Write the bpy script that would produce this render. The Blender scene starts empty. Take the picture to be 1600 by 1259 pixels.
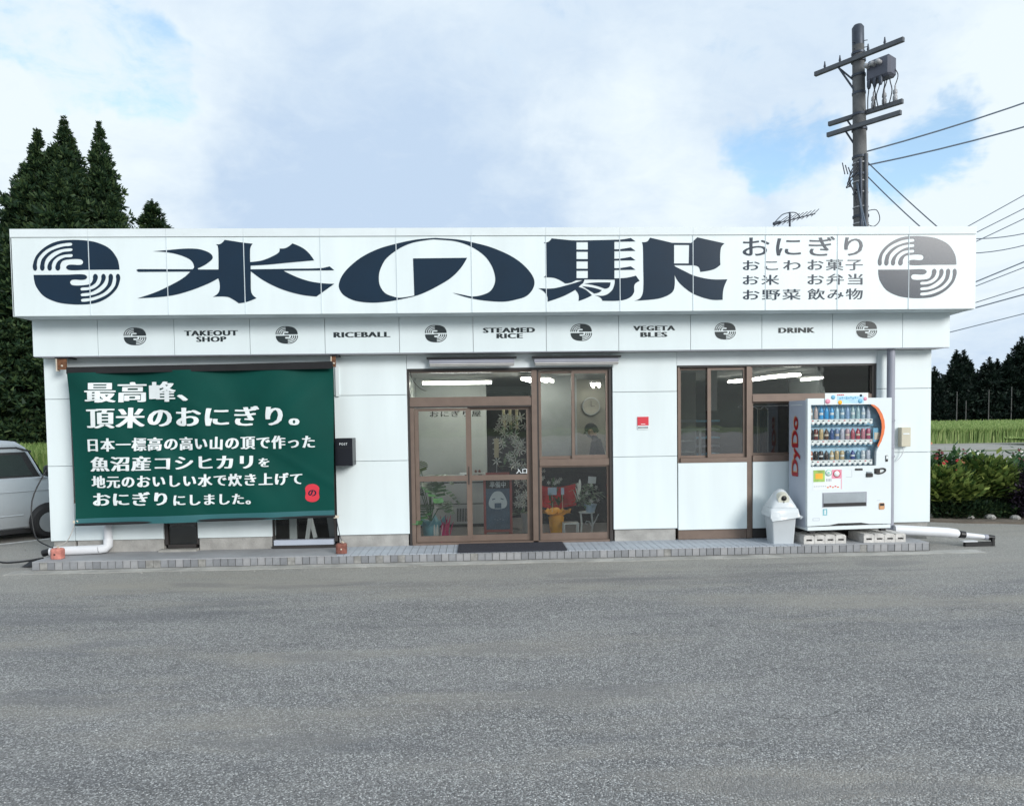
import bpy, bmesh, math, random
from mathutils import Vector, Matrix, noise
from mathutils.geometry import tessellate_polygon
R = math.radians
PI = math.pi
random.seed(7)
S = bpy.context.scene
COL = S.collection

# ------------------------------------------------------------------ camera
cam = bpy.data.cameras.new("camera")
co = bpy.data.objects.new("camera", cam)
COL.objects.link(co)
S.camera = co
yaw, pitch, roll = 0.0435, -0.0427, -0.0142
fw = Vector((math.sin(yaw)*math.cos(pitch), math.cos(yaw)*math.cos(pitch), math.sin(pitch)))
rt = Vector((math.cos(yaw), -math.sin(yaw), 0))
up = rt.cross(fw)
r2 = rt*math.cos(roll) + up*math.sin(roll)
u2 = -rt*math.sin(roll) + up*math.cos(roll)
co.matrix_world = Matrix(((r2.x, u2.x, -fw.x, 0), (r2.y, u2.y, -fw.y, 0), (r2.z, u2.z, -fw.z, 1.85), (0, 0, 0, 1)))
cam.sensor_width = 36
cam.lens = 36*1155/1600
cam.shift_y = (703.9-629.5)/1600
cam.clip_end = 4000

# ------------------------------------------------------------------ view, sun, sky
S.view_settings.view_transform = 'Standard'
S.view_settings.look = 'None'
S.view_settings.gamma = 1
S.view_settings.use_curve_mapping = False
S.view_settings.exposure = 0.85
S.render.engine = 'CYCLES'
S.cycles.use_denoising = True
S.cycles.max_bounces = 8
S.cycles.transparent_max_bounces = 12
SUN_DIR = Vector((0.552, -0.760, 0.342)).normalized()      # towards the sun: behind the camera, to its right
sl = bpy.data.lights.new("sun", 'SUN')
sl.energy = 1.5
sl.angle = R(20)
sl.color = (1.0, 0.98, 0.95)
so = bpy.data.objects.new("sun", sl)
COL.objects.link(so)
so.rotation_euler = SUN_DIR.to_track_quat('Z', 'Y').to_euler()
so.location = (6, -8, 12)

def world():
    w = bpy.data.worlds.new("World")
    S.world = w
    w.use_nodes = True
    nt = w.node_tree
    N, L = nt.nodes, nt.links
    N.clear()
    def n(t, **k):
        x = N.new(t)
        for a, b in k.items():
            setattr(x, a, b)
        return x
    def m(op, a, b=None, c=None):
        x = n('ShaderNodeMath', operation=op)
        for i, v in enumerate((a, b, c)):
            if v is None: continue
            if isinstance(v, (int, float)): x.inputs[i].default_value = v
            else: L.new(v, x.inputs[i])
        return x.outputs[0]
    def vm(op, a, b):
        x = n('ShaderNodeVectorMath', operation=op)
        for i, v in enumerate((a, b)):
            if isinstance(v, tuple): x.inputs[i].default_value = v
            else: L.new(v, x.inputs[i])
        return x
    def mr(v, a, b, c, d, t='SMOOTHSTEP'):
        x = n('ShaderNodeMapRange', interpolation_type=t)
        L.new(v, x.inputs[0])
        for i, q in enumerate((a, b, c, d)): x.inputs[i+1].default_value = q
        return x.outputs[0]
    def mixc(f, a, b):
        x = n('ShaderNodeMix', data_type='RGBA')
        L.new(f, x.inputs[0])
        for i, v in ((6, a), (7, b)):
            if isinstance(v, tuple): x.inputs[i].default_value = (*v, 1)
            else: L.new(v, x.inputs[i])
        return x.outputs[2]
    tc = n('ShaderNodeTexCoord').outputs['Generated']
    sep = n('ShaderNodeSeparateXYZ'); L.new(tc, sep.inputs[0])
    wn = n('ShaderNodeTexNoise'); L.new(tc, wn.inputs['Vector']); wn.inputs['Scale'].default_value = 5.5; wn.inputs['Detail'].default_value = 5; wn.inputs['Roughness'].default_value = .6
    wv = vm('SUBTRACT', wn.outputs['Color'], (.5, .5, .5)).outputs[0]
    wv = vm('MULTIPLY', wv, (.34, .2, .22)).outputs[0]
    tcw = n('ShaderNodeVectorMath', operation='NORMALIZE'); L.new(vm('ADD', tc, wv).outputs[0], tcw.inputs[0]); tcw = tcw.outputs[0]
    zz = m('ADD', m('MAXIMUM', sep.outputs[2], 0.0), 0.22)
    cb = n('ShaderNodeCombineXYZ')
    L.new(m('DIVIDE', sep.outputs[0], zz), cb.inputs[0]); L.new(m('DIVIDE', sep.outputs[1], zz), cb.inputs[1])
    def nz(scale, det, rough, dist, off):
        x = n('ShaderNodeTexNoise')
        v = vm('ADD', cb.outputs[0], off).outputs[0]
        L.new(v, x.inputs['Vector'])
        x.inputs['Scale'].default_value = scale; x.inputs['Detail'].default_value = det
        x.inputs['Roughness'].default_value = rough; x.inputs['Distortion'].default_value = dist
        return x.outputs['Fac']
    def blob(d, r, amp):
        dt = vm('DOT_PRODUCT', tcw, d).outputs['Value']
        return m('MULTIPLY', mr(dt, math.cos(R(r)), 1.0, 0, 1), amp)
    def total(lst):
        a = lst[0]
        for b in lst[1:]: a = m('ADD', a, b)
        return a
    wob = m('MULTIPLY', m('SUBTRACT', nz(3.0, 6, .62, .5, (3.1, 1.7, 0)), 0.5), 1.5)
    fine = m('MULTIPLY', m('SUBTRACT', nz(8.0, 8, .68, .6, (8.1, 4.2, 2.0)), 0.5), 1.0)
    # blue gaps
    gaps = total([blob((-.43, .80, .43), 6, .62), blob((.07, .89, .45), 9, .62), blob((.35, .883, .312), 4.0, .62),
                  blob((.50, .81, .300), 6.5, 1.25), blob((.545, .78, .295), 6, 1.15), blob((.40, .85, .36), 8, .45), blob((.55, .80, .20), 6, .45), blob((.5, .75, .42), 8, .4),
                  blob((.12, .90, .40), 7, .35), blob((-.45, .6, .65), 25, .5), blob((.3, -.3, .9), 40, .4), blob((-.7, -.6, .4), 30, .5)])
    gapf = mr(total([gaps, wob, fine]), 0.48, 1.25, 0, 1)
    # bright cumulus heads against a lavender base
    lit = total([blob((.206, .93, .30), 10, .8), blob((.52, .82, .245), 10, 1.0), blob((-.47, .81, .36), 14, .8),
                 blob((.33, .9, .26), 8, .6), blob((.54, .72, .42), 12, .9), blob((-.1, .85, .5), 18, .25), blob((.3, .84, .42), 9, .5),
                 blob((.6, -.7, .5), 60, .9)])
    grey = total([blob((-.11, .955, .27), 15, .62), blob((.1, .96, .22), 12, .5), blob((-.2, .93, .33), 12, .2)])
    litf = mr(m('SUBTRACT', total([lit, m('MULTIPLY', wob, .8), fine, blob((0, 0, 1), 100, .25)]), grey), -0.55, 0.95, 0, 1, 'LINEAR')
    sky = n('ShaderNodeTexSky', sky_type='NISHITA', sun_disc=False)
    sky.sun_elevation = math.asin(SUN_DIR.z)
    sky.sun_rotation = math.atan2(SUN_DIR.x, SUN_DIR.y)
    sky.air_density = 1.0; sky.dust_density = 0.3; sky.ozone_density = 1.5
    blue = n('ShaderNodeVectorMath', operation='MULTIPLY'); L.new(sky.outputs[0], blue.inputs[0]); blue.inputs[1].default_value = (1.35, 1.45, 1.42)
    cloud = mixc(litf, (3.15, 3.95, 5.0), (4.85, 5.4, 5.75))
    gapc = mixc(mr(gapf, 0, 1, 0, .85, 'LINEAR'), cloud, blue.outputs[0])
    bg = n('ShaderNodeBackground'); L.new(gapc, bg.inputs[0]); bg.inputs[1].default_value = 0.1
    out = n('ShaderNodeOutputWorld'); L.new(bg.outputs[0], out.inputs[0])
world()

# ------------------------------------------------------------------ materials
M = {}
def pm(name, col, rough=.6, var=.12, scale=4, bump=0, bscale=40, metal=0, spec=.5, coat=0, emit=0, streak=0, ecol=None):
    m = bpy.data.materials.new(name); m.use_nodes = True
    nt = m.node_tree; N, L = nt.nodes, nt.links
    b = N['Principled BSDF']
    b.inputs['Roughness'].default_value = rough; b.inputs['Metallic'].default_value = metal
    b.inputs['Specular IOR Level'].default_value = spec; b.inputs['Coat Weight'].default_value = coat
    tc = N.new('ShaderNodeTexCoord')
    if var or streak:
        nz = N.new('ShaderNodeTexNoise'); nz.inputs['Scale'].default_value = scale; nz.inputs['Detail'].default_value = 5
        mp = N.new('ShaderNodeMapping'); L.new(tc.outputs['Object'], mp.inputs[0]); L.new(mp.outputs[0], nz.inputs['Vector'])
        if streak: mp.inputs['Scale'].default_value = (3.0, 3.0, .35)
        mx = N.new('ShaderNodeMix'); mx.data_type = 'RGBA'
        v = var
        mx.inputs[6].default_value = (*[c*(1-v) for c in col], 1); mx.inputs[7].default_value = (*[min(1, c*(1+v)) for c in col], 1)
        rp = N.new('ShaderNodeMapRange'); L.new(nz.outputs['Fac'], rp.inputs[0]); rp.inputs[1].default_value = .3; rp.inputs[2].default_value = .7
        L.new(rp.outputs[0], mx.inputs[0]); L.new(mx.outputs[2], b.inputs['Base Color'])
    else:
        b.inputs['Base Color'].default_value = (*col, 1)
    if bump:
        n2 = N.new('ShaderNodeTexNoise'); n2.inputs['Scale'].default_value = bscale; n2.inputs['Detail'].default_value = 4
        L.new(tc.outputs['Object'], n2.inputs['Vector'])
        bp = N.new('ShaderNodeBump'); bp.inputs['Strength'].default_value = bump; bp.inputs['Distance'].default_value = .02
        L.new(n2.outputs['Fac'], bp.inputs['Height']); L.new(bp.outputs[0], b.inputs['Normal'])
    if emit:
        b.inputs['Emission Color'].default_value = (*(ecol or col), 1); b.inputs['Emission Strength'].default_value = emit
    M[name] = m
    return m
pm('white_panel', (.725, .795, .80), .42, .045, 1.2, .03, 3, streak=1)
pm('white_band', (.715, .79, .80), .38, .025, 1.1, .03, 2, streak=1)
pm('white_trim', (.69, .745, .755), .5, .05, 3)
pm('joint', (.60, .67, .70), .6, .1)
pm('soffit', (.66, .66, .66), .7, .05)
pm('film', (.0005, .015, .036), .24, .1, 3, spec=.42, bump=.02, bscale=2)
pm('film_small', (.02, .028, .03), .26, .1, 3, spec=.5)
pm('concrete', (.36, .35, .33), .9, .22, 5, .5, 60)
pm('concrete_smooth', (.33, .335, .345), .85, .15, 2.5, .2, 50)
pm('gutter', (.40, .39, .36), .9, .28, 3, .5, 40)
pm('mortar', (.13, .13, .125), .95, .3, 6, .4, 60)
pm('mortar_pale', (.27, .265, .25), .95, .3, 14, .4, 60)
pm('tile', (.25, .255, .265), .6, .2, 9, .12, 80)
pm('tile_b', (.20, .205, .215), .6, .2, 9, .12, 80)
pm('tile_c', (.30, .30, .305), .6, .2, 9, .12, 80)
pm('tile_top', (.37, .40, .44), .6, .13, 5, .1, 60)
pm('bronze', (.185, .135, .108), .42, .08, 8, metal=.25)
pm('bronze_dark', (.035, .03, .028), .5, .1)
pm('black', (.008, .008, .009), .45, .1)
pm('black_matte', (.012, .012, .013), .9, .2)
pm('rubber_mat', (.028, .03, .042), .85, .15, 20, .6, 120)
pm('postbox', (.008, .009, .014), .35, .1, spec=.4)
pm('print_white', (.74, .78, .78), .6, .02)
pm('red_print', (.62, .03, .05), .5, .05)
pm('rust', (.15, .065, .03), .8, .4, 25, .3, 60)
pm('cream', (.62, .55, .45), .7, .1)
pm('brick_red', (.52, .20, .16), .85, .25, 18, .4, 50)
pm('brick_brown', (.20, .075, .055), .85, .3, 18, .4, 50)
pm('rope', (.5, .48, .45), .9, .1)
pm('pipe', (.70, .71, .73), .45, .05)
pm('pipe_grey', (.30, .31, .36), .5, .08)
pm('meter', (.58, .54, .42), .6, .05)
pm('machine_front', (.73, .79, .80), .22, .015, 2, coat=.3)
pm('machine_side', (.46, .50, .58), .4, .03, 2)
pm('machine_blue', (.16, .42, .60), .5, .1, 3)
pm('orange', (.70, .16, .04), .35, .1)
pm('dark_red', (.36, .012, .02), .5, .05)
pm('orange_pale', (.62, .33, .16), .5, .05)
pm('steel', (.45, .50, .54), .28, .1, 4, metal=.8)
pm('leafgreen', (.30, .48, .10), .5, .4, 9)
pm('mint', (.25, .55, .42), .5, .1)
pm('pink', (.72, .28, .38), .5, .1)
pm('lightblue', (.42, .66, .82), .5, .15, 12)
pm('bin', (.50, .53, .55), .45, .04)
pm('block', (.58, .56, .53), .92, .18, 14, .5, 50)
pm('wall_int', (.44, .47, .46), .8, .05)
pm('wall_olive', (.27, .26, .225), .85, .1)
pm('wall_cool', (.36, .385, .39), .85, .08)
pm('ceiling', (.5, .5, .49), .9, .05)
pm('floor_int', (.16, .15, .15), .5, .1)
pm('counter', (.66, .67, .66), .5, .04)
pm('lamp', (1, .98, .82), .5, 0, emit=11, ecol=(1, .985, .90))
pm('lampbody', (.7, .7, .7), .5, .02)
pm('monstera', (.06, .14, .055), .35, .35, 8)
pm('monstera_light', (.16, .26, .04), .35, .25, 8)
pm('teal', (.22, .52, .60), .45, .2, 6)
pm('magenta', (.75, .02, .20), .45, .2, 6)
pm('yellow', (.95, .42, .02), .5, .15, 6)
pm('redcloth', (.55, .012, .015), .8, .2, 5)
pm('lily', (.90, .92, .86), .55, .06)
pm('lilyheart', (.35, .12, .10), .6, .1)
pm('wood_red', (.36, .08, .07), .45, .15, 8)
pm('chalk', (.08, .13, .19), .7, .2, 7)
pm('chalkwhite', (.62, .68, .70), .8, .1)
pm('paperblue', (.45, .58, .72), .7, .05)
pm('woodplate', (.62, .55, .36), .7, .1)
pm('skin', (.50, .30, .22), .55, .1)
pm('cloth_black', (.012, .012, .014), .9, .2)
pm('cloth_white', (.55, .54, .52), .9, .1)
pm('silver', (.47, .50, .52), .32, .03, 2, metal=.55, coat=.5)
pm('carglass', (.012, .02, .016), .06, .1, spec=.8)
pm('tyre', (.016, .016, .017), .85, .1)
pm('rim', (.42, .44, .45), .4, .05, metal=.7)
pm('chrome', (.75, .77, .78), .15, 0, metal=.9)
pm('lampglass', (.7, .72, .72), .15, 0)
pm('pole_concrete', (.125, .125, .125), .9, .35, 3.0, .2, 20)
pm('pole_steel', (.06, .07, .09), .5, .2, 5, metal=.5)
pm('arm_steel', (.11, .115, .125), .5, .15, 5, metal=.4)
pm('transformer', (.09, .095, .125), .5, .1)
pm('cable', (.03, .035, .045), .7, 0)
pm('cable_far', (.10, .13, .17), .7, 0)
pm('insulator', (.36, .36, .37), .3, .05)
pm('bark', (.085, .06, .045), .95, .3, 6, .5, 15)
pm('bark_pale', (.12, .12, .115), .95, .2, 3)
pm('path', (.30, .29, .26), .95, .2, 1.2, .2, 8)
pm('soil', (.15, .125, .10), .98, .35, 2.5, .5, 14)
pm('hill', (.028, .045, .032), .95, .5, .02)
pm('paint_line', (.62, .62, .60), .8, .2, 9)
pm('flower_red', (.45, .02, .02), .6, .3, 12)
pm('flower_coral', (.62, .22, .12), .6, .2)
pm('flower_white', (.75, .74, .68), .6, .1)
pm('flower_dark', (.12, .01, .015), .6, .2)

def leafmat(name, c1, c2, c3, tr=.25, rough=.6):
    m = bpy.data.materials.new(name); m.use_nodes = True
    nt = m.node_tree; N, L = nt.nodes, nt.links
    b = N['Principled BSDF']; b.inputs['Roughness'].default_value = rough; b.inputs['Specular IOR Level'].default_value = .25
    g = N.new('ShaderNodeNewGeometry'); r = N.new('ShaderNodeValToRGB')
    L.new(g.outputs['Random Per Island'], r.inputs[0])
    e = r.color_ramp.elements
    e[0].color = (*c1, 1); e[1].color = (*c3, 1); e[1].position = 1
    k = e.new(.5); k.color = (*c2, 1)
    L.new(r.outputs[0], b.inputs['Base Color'])
    t = N.new('ShaderNodeBsdfTranslucent'); L.new(r.outputs[0], t.inputs[0])
    mx = N.new('ShaderNodeMixShader'); mx.inputs[0].default_value = tr
    L.new(b.outputs[0], mx.inputs[1]); L.new(t.outputs[0], mx.inputs[2])
    L.new(mx.outputs[0], N['Material Output'].inputs[0])
    M[name] = m
leafmat('cedar', (.010, .026, .014), (.024, .054, .024), (.075, .115, .042), .16)
leafmat('cedar_far', (.005, .012, .010), (.010, .022, .016), (.022, .038, .026), .08)
leafmat('rice', (.11, .18, .05), (.20, .30, .09), (.36, .43, .17), .35)
leafmat('juniper', (.03, .07, .018), (.11, .17, .04), (.36, .43, .12), .2)
leafmat('herb', (.02, .06, .025), (.045, .11, .04), (.12, .19, .08), .2)
leafmat('barberry', (.022, .016, .028), (.04, .028, .045), (.075, .055, .08), .12)
leafmat('arrangement', (.05, .13, .07), (.17, .28, .16), (.45, .52, .38), .2)

def glassmat(name, ior=1.8, tint=(.94, .955, .95)):
    m = bpy.data.materials.new(name); m.use_nodes = True
    nt = m.node_tree; N, L = nt.nodes, nt.links; N.clear()
    o = N.new('ShaderNodeOutputMaterial'); mx = N.new('ShaderNodeMixShader'); f = N.new('ShaderNodeFresnel')
    f.inputs[0].default_value = ior
    t = N.new('ShaderNodeBsdfTransparent'); t.inputs[0].default_value = (*tint, 1)
    g = N.new('ShaderNodeBsdfGlossy'); g.inputs['Roughness'].default_value = .0
    tc = N.new('ShaderNodeTexCoord'); nz = N.new('ShaderNodeTexNoise'); nz.inputs['Scale'].default_value = 2.2
    bp = N.new('ShaderNodeBump'); bp.inputs['Strength'].default_value = .06; bp.inputs['Distance'].default_value = .02
    L.new(tc.outputs['Object'], nz.inputs['Vector']); L.new(nz.outputs['Fac'], bp.inputs['Height']); L.new(bp.outputs[0], g.inputs['Normal'])
    L.new(f.outputs[0], mx.inputs[0]); L.new(t.outputs[0], mx.inputs[1]); L.new(g.outputs[0], mx.inputs[2]); L.new(mx.outputs[0], o.inputs[0])
    M[name] = m
glassmat('glass', 1.72)
glassmat('glass_transom', 2.35)
glassmat('glass_clear', 1.35, (.97, .98, .98))

def asphalt():
    m = bpy.data.materials.new('asphalt'); m.use_nodes = True
    nt = m.node_tree; N, L = nt.nodes, nt.links
    b = N['Principled BSDF']; b.inputs['Specular IOR Level'].default_value = .35
    tc = N.new('ShaderNodeTexCoord')
    def nz(s, d=3, sc=None, r=.5):
        x = N.new('ShaderNodeTexNoise'); x.inputs['Scale'].default_value = s; x.inputs['Detail'].default_value = d; x.inputs['Roughness'].default_value = r
        if sc:
            mp = N.new('ShaderNodeMapping'); mp.inputs['Scale'].default_value = sc; L.new(tc.outputs['Object'], mp.inputs[0]); L.new(mp.outputs[0], x.inputs['Vector'])
        else: L.new(tc.outputs['Object'], x.inputs['Vector'])
        return x.outputs['Fac']
    def mr(v, a, b_, c, d):
        x = N.new('ShaderNodeMapRange'); L.new(v, x.inputs[0])
        for i, q in enumerate((a, b_, c, d)): x.inputs[i+1].default_value = q
        return x.outputs[0]
    def mix(f, a, c, mode='MIX'):
        x = N.new('ShaderNodeMix'); x.data_type = 'RGBA'; x.blend_type = mode
        if isinstance(f, float): x.inputs[0].default_value = f
        else: L.new(f, x.inputs[0])
        for i, v in ((6, a), (7, c)):
            if isinstance(v, tuple): x.inputs[i].default_value = (*v, 1)
            else: L.new(v, x.inputs[i])
        return x.outputs[2]
    def vor(s, feat='F1'):
        x = N.new('ShaderNodeTexVoronoi'); x.inputs['Scale'].default_value = s; x.feature = feat; L.new(tc.outputs['Object'], x.inputs['Vector']); return x
    base = mix(mr(nz(.55, 5, (1, 2.2, 1)), .35, .65, 0, 1), (.155, .154, .153), (.222, .219, .214))
    base = mix(mr(nz(2.2, 7, (.8, 1.9, 1), .7), .40, .66, 0, .6), base, (.27, .265, .25))
    # aggregate: every stone its own grey
    v1 = vor(125); sp = N.new('ShaderNodeSeparateColor'); L.new(v1.outputs['Color'], sp.inputs[0])
    base = mix(mr(sp.outputs[0], 0, 1, 0, .72), base, (.055, .054, .055))
    base = mix(mr(sp.outputs[1], .66, 1, 0, .75), base, (.48, .48, .47))
    v2 = vor(62); sp2 = N.new('ShaderNodeSeparateColor'); L.new(v2.outputs['Color'], sp2.inputs[0])
    chip = N.new('ShaderNodeMath'); chip.operation = 'MULTIPLY'
    L.new(mr(sp2.outputs[2], .958, .968, 0, 1), chip.inputs[0]); L.new(mr(v2.outputs['Distance'], .16, .30, 1, 0), chip.inputs[1])
    base = mix(chip.outputs[0], base, (.62, .61, .58))
    # pale sand washed against the step, worn dark patches
    sx = N.new('ShaderNodeSeparateXYZ'); L.new(tc.outputs['Object'], sx.inputs[0])
    wob = N.new('ShaderNodeMath'); wob.operation = 'MULTIPLY_ADD'; L.new(nz(.9, 5, (.5, 2, 1), .6), wob.inputs[0]); wob.inputs[1].default_value = 3.4; L.new(sx.outputs[1], wob.inputs[2])
    base = mix(mr(wob.outputs[0], 9.2, 10.8, 0, .5), base, (.31, .295, .26))
    # broad worn tan streaks and darker damp bands lying across the lot
    base = mix(mr(nz(.42, 6, (.45, 1.9, 1), .62), .50, .64, 0, .6), base, (.27, .25, .215))
    base = mix(mr(nz(.36, 6, (.35, 2.6, 1), .66), .56, .68, 0, .55), base, (.10, .102, .11))
    pt = mr(nz(.8, 3, (.6, 2.0, 1)), .60, .66, 0, .35)
    base = mix(pt, base, (.12, .123, .13))
    # hairline cracks
    v3 = N.new('ShaderNodeTexVoronoi'); v3.feature = 'DISTANCE_TO_EDGE'; v3.inputs['Scale'].default_value = .55
    ad = N.new('ShaderNodeVectorMath'); ad.operation = 'ADD'; n3 = N.new('ShaderNodeTexNoise'); n3.inputs['Scale'].default_value = 1.6; n3.inputs['Detail'].default_value = 6
    L.new(tc.outputs['Object'], n3.inputs['Vector']); L.new(n3.outputs['Color'], ad.inputs[0]); L.new(tc.outputs['Object'], ad.inputs[1]); L.new(ad.outputs[0], v3.inputs['Vector'])
    ck = N.new('ShaderNodeMath'); ck.operation = 'MULTIPLY'; L.new(mr(v3.outputs['Distance'], 0, .006, 1, 0), ck.inputs[0]); L.new(mr(nz(.7, 2), .56, .66, 0, .7), ck.inputs[1])
    base = mix(ck.outputs[0], base, (.03, .03, .03))
    sc_ = N.new('ShaderNodeVectorMath'); sc_.operation = 'SCALE'; sc_.inputs[3].default_value = 1.52; L.new(base, sc_.inputs[0]); base = sc_.outputs[0]
    L.new(base, b.inputs['Base Color'])
    L.new(mr(sp.outputs[2], 0, 1, .62, .95), b.inputs['Roughness'])
    bp = N.new('ShaderNodeBump'); bp.inputs['Strength'].default_value = 1.0; bp.inputs['Distance'].default_value = .012
    hh = N.new('ShaderNodeMath'); hh.operation = 'SUBTRACT'; L.new(nz(60, 4), hh.inputs[0]); L.new(v1.outputs['Distance'], hh.inputs[1])
    L.new(hh.outputs[0], bp.inputs['Height']); L.new(bp.outputs[0], b.inputs['Normal'])
    M['asphalt'] = m
asphalt()

def groundmat():
    m = bpy.data.materials.new('grassland'); m.use_nodes = True
    nt = m.node_tree; N, L = nt.nodes, nt.links; b = N['Principled BSDF']; b.inputs['Roughness'].default_value = .95
    tc = N.new('ShaderNodeTexCoord'); x = N.new('ShaderNodeTexNoise'); x.inputs['Scale'].default_value = .08; x.inputs['Detail'].default_value = 8
    L.new(tc.outputs['Object'], x.inputs['Vector']); r = N.new('ShaderNodeValToRGB'); L.new(x.outputs['Fac'], r.inputs[0])
    r.color_ramp.elements[0].position = .35; r.color_ramp.elements[0].color = (.035, .07, .02, 1)
    r.color_ramp.elements[1].position = .65; r.color_ramp.elements[1].color = (.10, .16, .04, 1)
    L.new(r.outputs[0], b.inputs['Base Color']); M['grassland'] = m
groundmat()

# ------------------------------------------------------------------ builders
def tag(o, label=None, cat=None, group=None, kind=None):
    if label: o['label'] = label
    if cat: o['category'] = cat
    if group: o['group'] = group
    if kind: o['kind'] = kind
    return o
def thing(name, label, cat, loc=(0, 0, 0), rz=0, group=None):
    o = bpy.data.objects.new(name, None); COL.objects.link(o)
    o.empty_display_size = .2
    o.location = loc; o.rotation_euler = (0, 0, rz)
    return tag(o, label, cat, group)
def link(name, me, parent=None, loc=None):
    o = bpy.data.objects.new(name, me); COL.objects.link(o)
    if parent:
        o.parent = parent
        if loc is None and parent.type == 'EMPTY': pass
    if loc: o.location = loc
    return o
class MB:
    """collects shapes in the local space of their thing"""
    def __init__(s): s.v = []; s.f = []; s.m = []; s.mats = []; s.sm = []
    def mi(s, mat):
        if mat not in s.mats: s.mats.append(mat)
        return s.mats.index(mat)
    def add(s, vs, fs, mat, smooth=False):
        k = len(s.v); i = s.mi(mat)
        s.v += [tuple(p) for p in vs]; s.f += [tuple(a+k for a in f) for f in fs]; s.m += [i]*len(fs); s.sm += [smooth]*len(fs)
        return s
    def box(s, x0, x1, y0, y1, z0, z1, mat, rot=None):
        vs = [Vector(p) for p in ((x0, y0, z0), (x1, y0, z0), (x1, y1, z0), (x0, y1, z0), (x0, y0, z1), (x1, y0, z1), (x1, y1, z1), (x0, y1, z1))]
        if rot:
            c = Vector(((x0+x1)/2, (y0+y1)/2, (z0+z1)/2)); vs = [rot @ (p-c)+c for p in vs]
        return s.add(vs, [(0, 3, 2, 1), (4, 5, 6, 7), (0, 1, 5, 4), (1, 2, 6, 5), (2, 3, 7, 6), (3, 0, 4, 7)], mat)
    def prism(s, pts, y0, y1, mat):
        """outline in x,z extruded along y"""
        n = len(pts); vs = [(p[0], y0, p[1]) for p in pts]+[(p[0], y1, p[1]) for p in pts]
        tri = tessellate_polygon([[Vector((p[0], p[1], 0)) for p in pts]])
        fs = [tuple(t) for t in tri]+[tuple(a+n for a in t) for t in tri]+[(i, (i+1) % n, (i+1) % n+n, i+n) for i in range(n)]
        return s.add(vs, fs, mat)
    def tube(s, pts, r, mat, n=8, cap=True, smooth=True):
        pts = [Vector(p) for p in pts]; rs = r if isinstance(r, (list, tuple)) else [r]*len(pts)
        vs = []; prev = None
        for i, p in enumerate(pts):
            d = (pts[min(i+1, len(pts)-1)]-pts[max(i-1, 0)]).normalized()
            if prev is None: a = d.orthogonal().normalized()
            else: a = (prev-d*prev.dot(d)).normalized()
            prev = a; b = d.cross(a)
            vs += [p+(a*math.cos(2*PI*k/n)+b*math.sin(2*PI*k/n))*rs[i] for k in range(n)]
        fs = [(i*n+k, i*n+(k+1) % n, (i+1)*n+(k+1) % n, (i+1)*n+k) for i in range(len(pts)-1) for k in range(n)]
        s.add(vs, fs, mat, smooth)
        if cap: s.add([vs[k] for k in range(n)]+[vs[-n+k] for k in range(n)], [tuple(range(n-1, -1, -1)), tuple(range(n, 2*n))], mat)
        return s
    def cable(s, pts, r, mat, n=5, k=5):
        p = [Vector(q) for q in pts]; o = []
        for i in range(len(p)-1):
            a, b, c, d = p[max(i-1, 0)], p[i], p[i+1], p[min(i+2, len(p)-1)]
            for j in range(k):
                t = j/k; o.append(.5*((2*b)+(c-a)*t+(2*a-5*b+4*c-d)*t*t+(3*b-a-3*c+d)*t**3))
        return s.tube(o+[p[-1]], r, mat, n)
    def lathe(s, prof, mat, c=(0, 0, 0), n=16, axis='z', smooth=True):
        vs = []
        for r, h in prof:
            for k in range(n):
                a = 2*PI*k/n; x, y = r*math.cos(a), r*math.sin(a)
                vs.append({'z': (c[0]+x, c[1]+y, c[2]+h), 'y': (c[0]+x, c[1]+h, c[2]+y), 'x': (c[0]+h, c[1]+x, c[2]+y)}[axis])
        fs = [(i*n+k, i*n+(k+1) % n, (i+1)*n+(k+1) % n, (i+1)*n+k) for i in range(len(prof)-1) for k in range(n)]
        s.add(vs, fs, mat, smooth)
        for j in (0, len(prof)-1):
            if prof[j][0] > 1e-4: s.add([vs[j*n+k] for k in range(n)], [tuple(range(n))], mat)
        return s
    def grid(s, f, nu, nv, mat, smooth=True):
        vs = [f(i/nu, j/nv) for j in range(nv+1) for i in range(nu+1)]
        return s.add(vs, [(j*(nu+1)+i, j*(nu+1)+i+1, (j+1)*(nu+1)+i+1, (j+1)*(nu+1)+i) for j in range(nv) for i in range(nu)], mat, smooth)
    def mesh(s, name):
        me = bpy.data.meshes.new(name); me.from_pydata(s.v, [], s.f)
        for k in s.mats: me.materials.append(M[k])
        me.polygons.foreach_set('material_index', s.m); me.polygons.foreach_set('use_smooth', s.sm); me.update()
        return me
    def build(s, name, parent=None, bevel=0, loc=None):
        me = s.mesh(name)
        if bevel:
            bm = bmesh.new(); bm.from_mesh(me); bmesh.ops.remove_doubles(bm, verts=bm.verts, dist=1e-5)
            bmesh.ops.bevel(bm, geom=[e for e in bm.edges if len(e.link_faces) == 2 and e.calc_face_angle(0) > .5], offset=bevel, segments=1, affect='EDGES')
            bm.to_mesh(me); bm.free()
        return link(name, me, parent, loc)
def bx(name, parent, x0, x1, y0, y1, z0, z1, mat, bevel=0):
    return MB().box(x0, x1, y0, y1, z0, z1, mat).build(name, parent, bevel)
def struct(o): o['kind'] = 'structure'; return o
def copy_tree(o, parent=None):
    c = o.copy(); COL.objects.link(c)
    if parent: c.parent = parent
    for ch in list(o.children): copy_tree(ch, c)
    return c
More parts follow.
